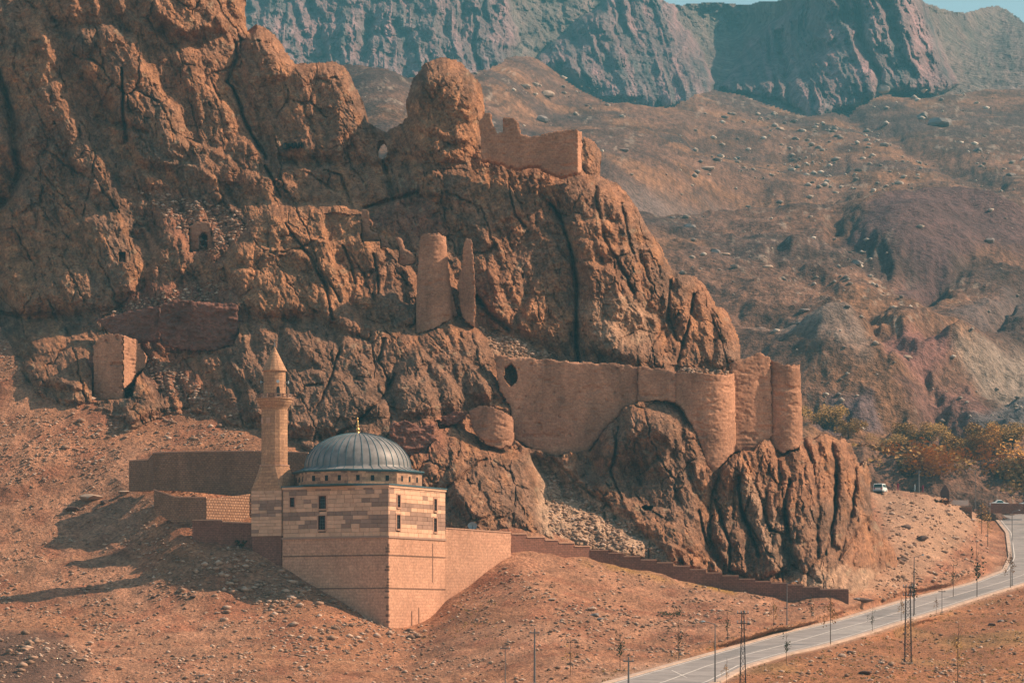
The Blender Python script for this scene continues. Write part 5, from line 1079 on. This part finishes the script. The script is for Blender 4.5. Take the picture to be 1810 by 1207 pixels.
# individual boulders
bm_pale = [rock_mesh('boulder', 20 + i, 2, M['boulder']) for i in range(3)]
bm_grey = [rock_mesh('boulder', 30 + i, 2, M['boulder_grey']) for i in range(3)]
bm_dark = [rock_mesh('boulder', 40 + i, 2, M['boulder_dark']) for i in range(2)]
rb = random.Random(5)
def boulder(px, py, wpx, kind, label, pos, group=None, hs=1.0):
    p = pos(px, py); s = wpx / 2 / F * p.y; me = rb.choice({'p': bm_pale, 'g': bm_grey, 'd': bm_dark}[kind])
    o = link('boulder', me); o.location = p + Vector((0, 0, s * .2)); o.scale = (s * 1.1, s, s * hs); o.rotation_euler = (0, 0, rb.uniform(0, 6.28)); tag(o, label, 'boulder', group); return o
for px, py, w, k, lab, hs in (
    (1382, 368, 34, 'g', 'large conical grey boulder standing alone on the plain of the far hillside', 1.25), (1662, 220, 48, 'g', 'biggest dark blue-grey boulder high on the right hillside', .9), (1632, 208, 26, 'g', 'smaller dark boulder just left of the biggest hillside boulder', .8),
    (958, 216, 34, 'g', 'wide blue-grey boulder on the slope behind the upper castle wall', .8), (930, 175, 26, 'p', 'pale flat boulder below the far cliffs left of a rounder one', .6), (965, 180, 32, 'p', 'pale rounded boulder below the far cliffs', .8),
    (1748, 474, 20, 'g', 'dark round boulder alone below the purple hill', 1.0), (1220, 420, 26, 'g', 'pointed grey boulder at the left of the far slope', 1.1), (1186, 380, 18, 'g', 'small grey boulder at the left edge of the far plain', .9), (1560, 162, 28, 'g', 'dark boulder at the foot of the big fluted cliff', .9),
    (1262, 395 + 70, 24, 'g', 'pair-like grey boulder beside the crag on the slope', .8), (1282, 462, 18, 'p', 'pale boulder with a grey one at its left', .8), (1356, 488, 22, 'p', 'bright angular boulder in the middle of the far slope', .9), (1102, 275, 20, 'g', 'flat grey boulder right of the upper castle wall', .5),
    (1250, 298, 26, 'p', 'pale cluster-like boulder above the far plain', .7), (1582, 548, 22, 'p', 'white-topped boulder in the small gully', .8), (1420, 570, 24, 'g', 'grey boulder pile stone above the round towers', .6), (1412, 628, 14, 'g', 'small boulder just above the slender round tower', .9),
    (1605, 705, 20, 'p', 'white stone block on the reddish ridge', .6), (1498, 640, 12, 'g', 'small dark boulder on the bare ridge', .7), (1788, 310, 20, 'g', 'grey boulder at the right edge of the scree', .7), (1730, 270, 22, 'g', 'dark boulder below the biggest hillside boulder', .6), (1380, 210 + 20, 18, 'p', 'pale boulder near the left of the scree field', .7), (1512, 480, 24, 'g', 'grey boulder topping the rock cluster in the middle slope', .8), (1545, 500, 18, 'g', 'grey boulder at the right of the middle rock cluster', .8)):
    boulder(px, py, w, k, lab, hpos, None, hs)
for px, py, w, k, lab, hs in (
    (160, 888, 46, 'p', 'long sunlit rock ledge in the middle of the left slope', .5), (128, 905, 26, 'd', 'dark rock at the lower left of the sunlit ledge', .6), (186, 892, 18, 'd', 'dark rock at the right end of the sunlit ledge', .8), (221, 874, 26, 'p', 'pale flat rock below the left end of the long retaining wall', .4),
    (1052, 1090, 24, 'g', 'grey flat boulder in the stone pile right of the mosque', .5), (1045, 1083, 18, 'p', 'pale boulder in the stone pile right of the mosque', .7), (1062, 1096, 14, 'g', 'lowest grey boulder in the stone pile right of the mosque', .6), (1172, 1035, 10, 'p', 'pale round stone below the stepped wall', .8),
    (975, 1064, 16, 'p', 'flat reddish stone on the slope below the stepped wall', .4), (1525, 1068, 38, 'd', 'low dark heap of rock beside the road at the end of the stepped wall', .45), (1513, 1062, 14, 'g', 'bluish grey rock on the dark heap by the road', .6),
    (270, 1061, 12, 'd', 'dark stone on the lower left slope below the minaret shadow', .8), (342, 1060, 13, 'd', 'dark stone right of the other one below the minaret shadow', .6), (384, 1083, 12, 'p', 'pale stone below the edge of the mosque shadow', .6), (535, 1159, 14, 'p', 'pale grey stone low on the slope left of the mosque corner', .6),
    (1630, 958, 24, 'd', 'brown rock outcrop on the bank below the car park', .8), (1600, 935, 22, 'd', 'dark brown boulder on the bank right of the crag foot', .9), (1590, 990, 26, 'd', 'brown boulder at the very foot of the crag', .9), (1437, 1016, 9, 'p', 'bright white pointed stone at the crag foot above the stepped wall', 1.6), (1688, 955, 18, 'p', 'pale boulder halfway down the bank below the car park', .7),
    (1488, 1158, 18, 'p', 'pale rock in the field right of the road', .9), (1502, 1150, 16, 'd', 'dark rock beside the pale one right of the road', .8), (1770, 1100, 14, 'g', 'grey rock on the right bank above the field', .7), (1752, 1110, 16, 'd', 'dark rock on the right bank above the field', .7), (1745, 1133, 10, 'p', 'small white rock in the right field', .7), (1530, 1190, 26, 'd', 'dark low rock among dry shrubs at the bottom of the field', .5)):
    boulder(px, py, w, k, lab, gpos, None, hs)

# ------------------------------------------------------------------ trees, saplings, shrubs
def leaf_cloud(m, c, r, n, size, rg, flat=1.0, lobes=7):
    ls = [Vector((rg.gauss(0, .5), rg.gauss(0, .5), rg.gauss(0, .42))) for _ in range(lobes)]
    for _ in range(n):
        l = rg.choice(ls); d = Vector((rg.gauss(0, 1), rg.gauss(0, 1), rg.gauss(0, 1))).normalized() * (rg.random() ** .45) * .5
        p = Vector(c) + Vector(((l.x + d.x) * r, (l.y + d.y) * r, (l.z + d.z) * r * flat))
        u_ = Vector((rg.gauss(0, 1), rg.gauss(0, 1), rg.gauss(0, 1))).normalized(); w_ = u_.orthogonal().normalized(); s = size * rg.uniform(.5, 1.3)
        m.add([p - u_ * s, p + w_ * s * .7, p + u_ * s, p - w_ * s * .7], [(0, 1, 2, 3)])
def tree_proto(seed, lm, h=6.0, r=3.0, n=3600):
    rg = random.Random(seed); root = empty('autumn_tree', (0, 0, 0))
    t = MB(); t.tube((0, 0, -.5), (.1, 0, h * .35), .22, .15, 7)
    for k in range(7):
        a = rg.uniform(0, 6.28); p = Vector((.1, 0, h * rg.uniform(.25, .38))); q = p + Vector((math.cos(a) * r * .7, math.sin(a) * r * .7, h * rg.uniform(.25, .5))); t.tube(p, q, .09, .03, 5)
    o = t.build('trunk', M['bark']); o.parent = root
    c_ = MB(); leaf_cloud(c_, (0, 0, h * .6), r, n, .2, rg, .95, 18); me = bpy.data.meshes.new('crown'); me.from_pydata(c_.v, [], c_.f); o = link('crown', me, lm, root); return root
protos = {}
TREES = [(1462, 735, 45, 'leaf_olive', 'faint olive tree right behind the slender round tower'), (1548, 865, 66, 'leaf_brown', 'brown tree behind the white minibus at the crag edge'), (1585, 868, 78, 'leaf_brown', 'largest brown autumn tree over the car park'), (1612, 866, 60, 'leaf_orange', 'orange tree beside the grey pole of the car park'),
         (1655, 868, 56, 'leaf_orange', 'orange-gold tree left of the pointed stone monument'), (1640, 815, 44, 'leaf_olive', 'olive tree uphill behind the car park'), (1685, 840, 50, 'leaf_olive', 'mottled olive tree on the slope above the monument'), (1700, 880, 60, 'leaf_brown', 'brown tree right of the pointed monument'), (1735, 885, 72, 'leaf_orange', 'tall orange tree left of the parked white car'),
         (1765, 880, 66, 'leaf_brown', 'brown tree over the parked white car'), (1800, 885, 78, 'leaf_orange', 'orange tree at the right edge above the road bend'), (1775, 830, 40, 'leaf_olive', 'mottled bushy tree behind the orange trees'), (1745, 830, 50, 'leaf_olive', 'olive tree behind the street lamp with a white head'), (1850, 885, 80, 'leaf_brown', 'brown tree cut by the right edge of the view'),
         (1535, 862, 44, 'leaf_olive', 'low olive tree directly above the crag edge left of the minibus'), (1572, 822, 40, 'leaf_olive', 'small olive tree uphill of the white minibus'), (1606, 812, 40, 'leaf_brown', 'small brown tree on the slope above the largest brown tree'), (1668, 872, 54, 'leaf_brown', 'brown tree directly behind the pointed monument'),
         (1718, 856, 50, 'leaf_brown', 'rusty tree on the slope left of the tall orange tree'), (1756, 852, 44, 'leaf_orange', 'rusty tree uphill behind the parked white car'), (1790, 848, 50, 'leaf_olive', 'olive tree uphill at the right edge'), (1500, 790, 34, 'leaf_olive', 'low olive bushy tree on the bare slope right of the slender tower')]
zpark = 28.4
for i, (px, base, hpx, lm, lab) in enumerate(TREES):
    Yt = 705 - (base - 865) * .2 + (i % 3) * 4
    if base < 860: p = hpos(px, base); 
    else: p = Vector(((px - CX) / F * Yt, Yt, 27.4))
    hm = max(hpx / F * p.y + (0 if base < 860 else (HY - base) / F * p.y - 27.4), 3.5)
    if lm not in protos: protos[lm] = tree_proto(60 + i, M[lm]); r = protos[lm]
    else: r = copy_tree(protos[lm], (0, 0, 0))
    r.location = p; r.rotation_euler = (0, 0, i * 1.3); s = hm / 6.2; r.scale = (s * 1.25, s * 1.25, s); tag(r, lab, 'tree', 'autumn trees round the car park')
def sapling_proto(seed, lm, n=70):
    rg = random.Random(seed); root = empty('sapling'); t = MB(); t.tube((0, 0, -.3), (0, 0, 3.2), .05, .035, 5); t.tube((0, 0, 3.2), (.1, 0, 6.0), .035, .015, 4)
    for k in range(9):
        a = rg.uniform(0, 6.28); z = rg.uniform(2, 4.6); t.tube((0, 0, z), (math.cos(a) * .5, math.sin(a) * .5, z + .8), .02, .008, 4)
    o = t.build('trunk', M['bark']); o.parent = root
    c_ = MB(); leaf_cloud(c_, (0, 0, 3.2), .8, n, .12, rg, 1.9, 6); me = bpy.data.meshes.new('crown'); me.from_pydata(c_.v, [], c_.f); link('crown', me, lm, root); return root
SAP = [(1008, 1118, 1198, 'g', 'leftmost roadside sapling, a bare stem with a dark tuft'), (1096, 1112, 1190, 'd', 'thin sapling with a dark green tuft left of the open gravel'), (1200, 1090, 1165, 'd', 'slim sapling with dark leaves on the slope above the gravel'), (1286, 1062, 1138, 'd', 'sapling with dark leaves just left of the first lattice pole'), (1367, 1055, 1113, 'b', 'thin brown sapling left of the roadside lamp post'), (1434, 1048, 1103, 'd', 'tiny sapling below the stepped wall'),
       (1284, 1160, 1212, 'b', 'leafless grey sapling on the near verge beside the lattice pole'), (1390, 1112, 1172, 'd', 'dark-leaved sapling on the near side of the road under the lamp post'), (1468, 1035, 1140, 'b', 'tall brown leafy sapling in front of the road'), (1542, 1070, 1118, 'd', 'bushy dark green sapling on the near kerb'), (1593, 1050, 1100, 'b', 'reddish sapling beside the tall lattice pylon'), (1615, 1000, 1090, 'd', 'sapling close beside the lamp post right of the pylon'),
       (1685, 985, 1055, 'd', 'dark sapling on the bank above the road'), (1727, 960, 1056, 'd', 'dark sapling in front of the steep bank near the bend'), (1786, 962, 1040, 'b', 'sapling on the near kerb beside the rightmost lamp post'), (1746, 880, 965, 'b', 'brown leafy sapling at the top of the bank by the bend'), (1735, 872, 945, 'b', 'brown sapling clump left of the road bend'), (1655, 1050, 1085, 'b', 'thin short sapling on the near kerb'), (1693, 1095, 1207, 'b', 'bare thin sapling in the right field')]
sapr = {'d': sapling_proto(90, M['leaf_dark'], 120), 'g': sapling_proto(91, M['leaf_olive'], 50), 'b': sapling_proto(92, M['leaf_brown'], 130)}; used = set()
def rpos(px, py):
    if rl(py) - 4 < px < rr(py) + 4 and 905 < py < 1300: return rp(px, py, .1)
    return gpos(px, py)
for i, (px, t, b, k, lab) in enumerate(SAP):
    p = rpos(px, b); hm = (b - t) / F * p.y
    if k in used: r = copy_tree(sapr[k], p)
    else: r = sapr[k]; used.add(k); r.location = p
    s = hm / 6.0; r.scale = (s * 1.0, s * 1.0, s); r.rotation_euler = (0, 0, i * 2.1); r.name = 'sapling'; tag(r, lab, 'sapling', 'young trees planted along the road')
# dry shrubs as stuff, one dark bush as a thing
rg = random.Random(44); c_ = MB()
for _ in range(520):
    while True:
        px = rg.uniform(700, 1810); py = rg.uniform(1000, 1215)
        if px > rr(py) + 14 or (740 < px < 880 and 1060 < py < 1130 and rg.random() < .6) or (px < rl(py) - 16 and py > 1080 and px > rl(py) - 70 and rg.random() < .7): break
    p = gpos(px, py); leaf_cloud(c_, p + Vector((0, 0, .12)), rg.uniform(.2, .55), 14, .09, rg, .5, 3)
me = bpy.data.meshes.new('dry_shrubs'); me.from_pydata(c_.v, [], c_.f); o = link('dry_shrubs', me, M['shrub']); tag(o, 'low dry shrubs and grass tufts on the roadside slopes', 'shrubs', kind='stuff')
for px, py, s, lab in ((408, 962, 1.3, 'dark green bush growing below the lowest retaining wall'), (425, 968, .9, 'smaller dark bush at the corner of the minaret footing'), (1187, 1092, 1.2, 'dark thorny bush in a hollow right of the stone pile')):
    r = empty('bush', gpos(px, py)); c_ = MB(); leaf_cloud(c_, (0, 0, s * .4), s, 260, .11, rg, .6, 6); me = bpy.data.meshes.new('foliage'); me.from_pydata(c_.v, [], c_.f); link('foliage', me, M['leaf_dark'], r)
    t = MB(); [t.tube((0, 0, -.1), (math.cos(a) * s * .5, math.sin(a) * s * .5, s * .6), .03, .01, 4) for a in (0, 1.3, 2.6, 3.9, 5.2)]; o = t.build('stems', M['bark']); o.parent = r; o['kind'] = 'stuff'; tag(r, lab, 'bush')

# ------------------------------------------------------------------ poles
def pole(px, t, b, lab, head, arm=-1, r=.09, pos=None):
    p = pos or rpos(px, b); h = (b - t) / F * p.y
    root = empty('street_lamp' if head else 'utility_pole', p); m = MB(); m.tube((0, 0, -.4), (0, 0, h), r, r * .6, 8); o = m.build('post', M['metal']); o.parent = root
    m = MB(); m.box(-.22, .22, -.22, .22, -.3, .12); o = m.build('footing', M['kerb']); o.parent = root
    if head:
        m = MB(); m.tube((0, 0, h - .05), (arm * 1.0, 0, h + .25), .045, .04, 6); o = m.build('arm', M['metal']); o.parent = root
        m = MB(); m.lathe([(.05, h + .18), (.2, h + .2), (.24, h + .26), (.1, h + .36)], 8, arm * 1.25, 0); o = m.build('lamp_head', M['sign']); o.parent = root
    else:
        m = MB(); m.box(-.55, .55, -.05, .05, h - .5, h - .38); o = m.build('crossarm', M['metal']); o.parent = root
        for q in (-.45, 0, .45):
            m = MB(); m.tube((q, 0, h - .378), (q, 0, h - .2), .04, .03, 6); o = m.build('insulator', M['whitewash']); o.parent = root
    tag(root, lab, 'street lamp' if head else 'pole')
pole(1391, 1030, 1118, 'street lamp post at the far kerb below the stepped wall', 1, 1); pole(1264, 1102, 1208, 'street lamp post on the near verge left of the first lattice pole', 1, -1)
pole(1616, 985, 1088, 'street lamp post just right of the tall lattice pylon', 1, 1); pole(1789, 905, 1036, 'rightmost tall street lamp post at the road bend', 1, 1); pole(1665, 1040, 1082, 'short thin post on the near kerb', 0, r=.06)
pole(945, 1118, 1215, 'wooden utility pole standing on the foreground slope', 0, r=.12); pole(893, 1146, 1215, 'thin short pole left of the wooden utility pole', 0, r=.06); pole(1111, 1162, 1222, 'square-topped pole cut by the bottom edge beside the gravel', 0, r=.12); pole(352, 1187, 1225, 'short post at the bottom left edge', 0, r=.06)
pole(1724, 828, 898, 'street lamp post with a white head in front of the orange trees', 1, -1, pos=Vector(((1724 - CX) / F * 668, 668, 27.3)))
pole(1624, 822, 872, 'thick grey pole in the car park among the visitors', 0, r=.24, pos=Vector(((1624 - CX) / F * 640, 640, 28.6)))
def lattice(px, t, b, lab, w0=.75, w1=.3):
    p = rpos(px, b); h = (b - t) / F * p.y; root = empty('lattice_pole', p); tag(root, lab, 'lattice pole')
    def cr(z, k): w = (w0 + (w1 - w0) * z / h) / 2; return Vector(((-1, 1, 1, -1)[k] * w, (-1, -1, 1, 1)[k] * w, z))
    for k in range(4):
        m = MB(); m.tube(cr(-.3, k), cr(h, k), .05, .04, 4); o = m.build('leg', M['lattice']); o.parent = root
    m = MB(); z = 0
    while z < h - .7:
        for k in range(4): m.tube(cr(z, k), cr(min(z + .8, h), (k + 1) % 4), .028, .028, 4); m.tube(cr(z, k), cr(z, (k + 1) % 4), .022, .022, 4)
        z += .8
    o = m.build('bracing', M['lattice']); o.parent = root; o['kind'] = 'stuff'
    for zz in (h - .25, h - 1.3):
        m = MB(); m.box(-.62, .62, -.05, .05, zz, zz + .09); o = m.build('crossarm', M['lattice']); o.parent = root
        for q in (-.55, -.2, .2, .55):
            m = MB(); m.tube((q, 0, zz + .092), (q, 0, zz + .36), .05, .035, 6); o = m.build('insulator', M['sign']); o.parent = root
    m = MB(); m.box(-w0 * .7, w0 * .7, -w0 * .7, w0 * .7, -.4, .12); o = m.build('footing', M['kerb']); o.parent = root
lattice(1605, 1029, 1167, 'tall dark lattice pylon standing in the field right of the road', .85, .5); lattice(1313, 1080, 1214, 'slender lattice pole on the near side of the road at the bottom edge', .62, .22)

# ------------------------------------------------------------------ car park: minibus, cars, people, monument
def vehicle(name, px, Y, z, L, W, H, rz, lab, cat, van=True):
    root = empty(name, ((px - CX) / F * Y, Y, z), rz); tag(root, lab, cat)
    # side profile extruded over width, x = length
    if van: prof = [(-L / 2, .35), (-L / 2, H * .55), (-L / 2 + .12, H * .96), (-L / 2 + .4, H), (L / 2 - 1.3, H), (L / 2 - .75, H * .62), (L / 2 - .1, H * .5), (L / 2, .4)]
    else: prof = [(-L / 2, .35), (-L / 2 + .05, H * .62), (-L / 2 + .7, H * .66), (-L / 2 + 1.35, H), (L / 2 - 1.9, H), (L / 2 - 1.1, H * .64), (L / 2 - .1, H * .55), (L / 2, .38)]
    def ext(pr, y0, y1, nm, mt, nar=0): 
        m = MB(); n = len(pr); vs = []
        for s, y in ((0, y0), (1, y1)):
            for (x_, z_) in pr:
                yy = y * (1 - nar * max(0, z_ - H * .6) / H); vs.append((x_, yy, z_))
        m.add(vs, [tuple(range(n)), tuple(range(2 * n - 1, n - 1, -1))] + [(i, (i + 1) % n, n + (i + 1) % n, n + i) for i in range(n)]); o = m.build(nm, mt); o.parent = root; return o
    b = ext(prof, -W / 2, W / 2, 'body', M['white'], .28)
    bv = b.modifiers.new('b', 'BEVEL'); bv.width = .06; bv.segments = 2
    for sy_ in (-1, 1):
        y0 = sy_ * (W / 2 * (1 - .28 * .2) + .0); m = MB(); z0, z1 = H * .62, H * .9
        x0, x1 = (-L / 2 + .3, L / 2 - 1.3) if van else (-L / 2 + 1.1, L / 2 - 1.7)
        f = lambda z: sy_ * (W / 2 * (1 - .28 * (z - H * .6) / H) + .012)
        m.add([(x0, f(z0), z0), (x1 + .3, f(z0), z0), (x1, f(z1), z1), (x0 + (.1 if van else .4), f(z1), z1)], [(0, 1, 2, 3)]); o = m.build('side_window', M['glass']); o.parent = root
        for xw in (-L / 2 + .85, L / 2 - .85):
            m = MB(); m.tube((xw, sy_ * (W / 2 - .16), .34), (xw, sy_ * (W / 2 + .02), .34), .34, .34, 16); o = m.build('wheel', M['tyre']); o.parent = root
            q = MB(); q.tube((xw, sy_ * (W / 2 + .021), .34), (xw, sy_ * (W / 2 + .03), .34), .18, .18, 10); r_ = q.build('rim', M['sign']); r_.parent = o
        m = MB(); m.box(-L / 2 - .02, -L / 2 + .03, sy_ * W * .36 - .12, sy_ * W * .36 + .12, H * .38, H * .55); o = m.build('tail_light', M['red_light']); o.parent = root
        m = MB(); m.box(L / 2 - .06, L / 2 + .02, sy_ * W * .36 - .15, sy_ * W * .36 + .15, .55, .72); o = m.build('headlight', M['sign']); o.parent = root
    m = MB(); k = (1 - .28 * .3)
    if van: pts_ = [(-L / 2 - .015, H * .56), (-L / 2 + .1, H * .93)]
    else: pts_ = [(-L / 2 + .74, H * .69), (-L / 2 + 1.28, H * .97)]
    (xa, za), (xb, zb) = pts_; m.add([(xa, -W * .42, za), (xa, W * .42, za), (xb, W * .38, zb + .01), (xb, -W * .38, zb + .01)], [(0, 1, 2, 3)]); o = m.build('rear_window', M['glass']); o.parent = root; o.location = (-.02, 0, .015)
    m = MB(); (xa, za), (xb, zb) = ((L / 2 - .78, H * .65), (L / 2 - 1.28, H * .97)) if van else ((L / 2 - 1.13, H * .67), (L / 2 - 1.86, H * .97)); m.add([(xa, -W * .42, za), (xa, W * .42, za), (xb, W * .38, zb), (xb, -W * .38, zb)], [(0, 1, 2, 3)]); o = m.build('windscreen', M['glass']); o.parent = root; o.location = (.02, 0, .02)
    m = MB(); m.box(-L / 2 - .06, -L / 2 + .1, -W / 2 + .05, W / 2 - .05, .36, .56); o = m.build('bumper', M['sign']); o.parent = root
    return root
vehicle('minibus', 1556, 618, 28.75, 3.9, 2.1, 1.95, math.radians(68), 'small white minibus seen from behind at the edge of the car park', 'minibus')
vehicle('parked_car', 1766, 672, 28.0, 4.3, 1.85, 1.65, math.radians(12), 'white car parked behind the low dark wall at the road bend', 'car', False)
vehicle('parked_car', 1818, 674, 28.0, 4.3, 1.85, 1.6, math.radians(5), 'white car half out of view at the right edge', 'car', False)
strip_wall('low_wall', [(1645, 883, 892, 668), (1712, 884, 893, 668)], .4, M['whitewash'], 'low whitewashed wall running behind the pointed monument', 'low wall')
strip_wall('low_wall', [(1752, 889, 906, 664), (1800, 890, 908, 664), (1860, 891, 910, 664)], .4, M['dark_wall'], 'low dark wall in front of the parked white car', 'low wall')
strip_wall('low_wall', [(1610, 869, 882, 634), (1640, 871, 888, 636)], .4, M['terrace'], 'short grey-brown parapet at the lip of the car park', 'low wall')
strip_wall('stone_block', [(1697, 896, 915, 654), (1718, 896, 918, 652)], 1.2, M['terrace'], 'dark square masonry block at the top of the bank left of the bend', 'stone block')
mo = empty('monument', at(1670, 888, 655)); tag(mo, 'dark red pointed stone monument between the trees and the road bend', 'monument')
w = .95; hh = 32 / F * 655; m = MB(); m.box(-w, w, -.4, .4, -.3, hh * .62); o = m.build('slab', M['monument']); o.parent = mo
m = MB(); m.add([(-w, -.4, hh * .624), (w, -.4, hh * .624), (w, .4, hh * .624), (-w, .4, hh * .624), (0, -.3, hh), (0, .3, hh)], [(0, 3, 2, 1), (0, 1, 4), (2, 3, 5), (1, 2, 5, 4), (3, 0, 4, 5)]); o = m.build('gable', M['monument']); o.parent = mo
m = MB(); m.box(-w * 1.3, w * 1.3, -.7, .7, -.3, .18); o = m.build('plinth', M['kerb']); o.parent = mo
ld = MB(); lp = at(0, 0, 0)
def person(px, py, Y, shirt, pose, lab):
    p = at(px, py, Y); root = empty('person', p, pose); tag(root, lab, 'person')
    J = {'pel': (0, 0, .95, .13), 'wai': (0, 0, 1.12, .115), 'che': (0, 0, 1.36, .15), 'nec': (0, 0, 1.5, .06), 'hea': (0, -.01, 1.62, .1), 'top': (0, 0, 1.73, .07)}
    E = [('pel', 'wai'), ('wai', 'che'), ('che', 'nec'), ('nec', 'hea'), ('hea', 'top')]
    for s, n in ((-1, 'l'), (1, 'r')):
        st = .12 * s
        J.update({'sh' + n: (s * .2, 0, 1.42, .065), 'el' + n: (s * .27, .03, 1.14, .045), 'wr' + n: (s * .27, -.06 * s, .9, .032), 'ha' + n: (s * .27, -.08 * s, .8, .035), 'hi' + n: (s * .1, 0, .9, .09), 'kn' + n: (s * .11, -st, .5, .06), 'an' + n: (s * .12, st * .8, .08, .042), 'to' + n: (s * .13, st * .8 - .16, .04, .035)})
        E += [('che', 'sh' + n), ('sh' + n, 'el' + n), ('el' + n, 'wr' + n), ('wr' + n, 'ha' + n), ('pel', 'hi' + n), ('hi' + n, 'kn' + n), ('kn' + n, 'an' + n), ('an' + n, 'to' + n)]
    ks = list(J); me = bpy.data.meshes.new('body'); me.from_pydata([J[k][:3] for k in ks], [(ks.index(a), ks.index(b)) for a, b in E], []); o = link('body', me, shirt, root)
    sk = o.modifiers.new('s', 'SKIN'); su = o.modifiers.new('u', 'SUBSURF'); su.levels = 1; su.render_levels = 1
    for k, sv in zip(ks, me.skin_vertices[0].data): sv.radius = (J[k][3],) * 2
    me.skin_vertices[0].data[0].use_root = True
    m = MB(); m.lathe([(.02, 1.54), (.085, 1.58), (.102, 1.65), (.095, 1.72), (.04, 1.76)], 10); hd = m.build('head', M['skin'], smooth=True); hd.parent = root; hd.scale = (1.02, 1.02, 1.0)
    m = MB(); m.lathe([(.108, 1.66), (.112, 1.71), (.09, 1.765), (.02, 1.785)], 10, 0, .015); hr = m.build('hair', M['cloth_dark'], smooth=True); hr.parent = root
person(1577, 867, 622, M['cloth_dark'], 0.4, 'person in dark clothes standing right of the white minibus')
person(1587, 867, 622, M['cloth_red'], -.6, 'person in crimson clothes beside the one in dark clothes')
person(1617, 869, 634, M['sign'], 1.2, 'person in pale grey standing left of the thick grey pole')
person(1631, 870, 634, M['cloth_red'], 2.4, 'person in red standing right of the thick grey pole')
# grey satellite dish on the wall top right of the mosque
ds = empty('satellite_dish', at(835, 938, 421)); tag(ds, 'grey satellite dish on top of the sunlit retaining wall right of the mosque', 'satellite dish')
m = MB(); m.tube((0, 0, -.2), (0, 0, .55), .05); o = m.build('mast', M['metal']); o.parent = ds
m = MB(); n = 16; vs = [(0, .12, .75)] + [(math.cos(6.2832 * k / n) * .68, -.06, .75 + math.sin(6.2832 * k / n) * .55) for k in range(n)] + [(0, .16, .75)] + [(math.cos(6.2832 * k / n) * .68, -.03, .75 + math.sin(6.2832 * k / n) * .55) for k in range(n)]
m.add(vs, [(0, 1 + k, 1 + (k + 1) % n) for k in range(n)] + [(n + 1, n + 2 + (k + 1) % n, n + 2 + k) for k in range(n)] + [(1 + k, 1 + (k + 1) % n, n + 2 + (k + 1) % n, n + 2 + k) for k in range(n)]); o = m.build('reflector', M['sign']); o.parent = ds
m = MB(); m.tube((0, -.05, .3), (0, -.6, .7), .02); m.box(-.05, .05, -.68, -.58, .66, .78); o = m.build('feed_arm', M['metal']); o.parent = ds

# ------------------------------------------------------------------ haze
hz = MB().box(-1900, 1900, -60, 3000, -13, 640)
ho_ = hz.build('haze', None); hm_ = bpy.data.materials.new('haze_air'); hm_.use_nodes = True; nt = hm_.node_tree; nt.nodes.clear()
out = nt.nodes.new('ShaderNodeOutputMaterial'); pv = nt.nodes.new('ShaderNodeVolumePrincipled'); pv.inputs['Density'].default_value = HAZE_DENSITY; pv.inputs['Color'].default_value = (*HAZE_COLOR, 1); pv.inputs['Anisotropy'].default_value = 0.0
nt.links.new(pv.outputs[0], out.inputs['Volume']); ho_.data.materials.append(hm_); tag(ho_, kind='stuff', label='bluish air haze over the valley')
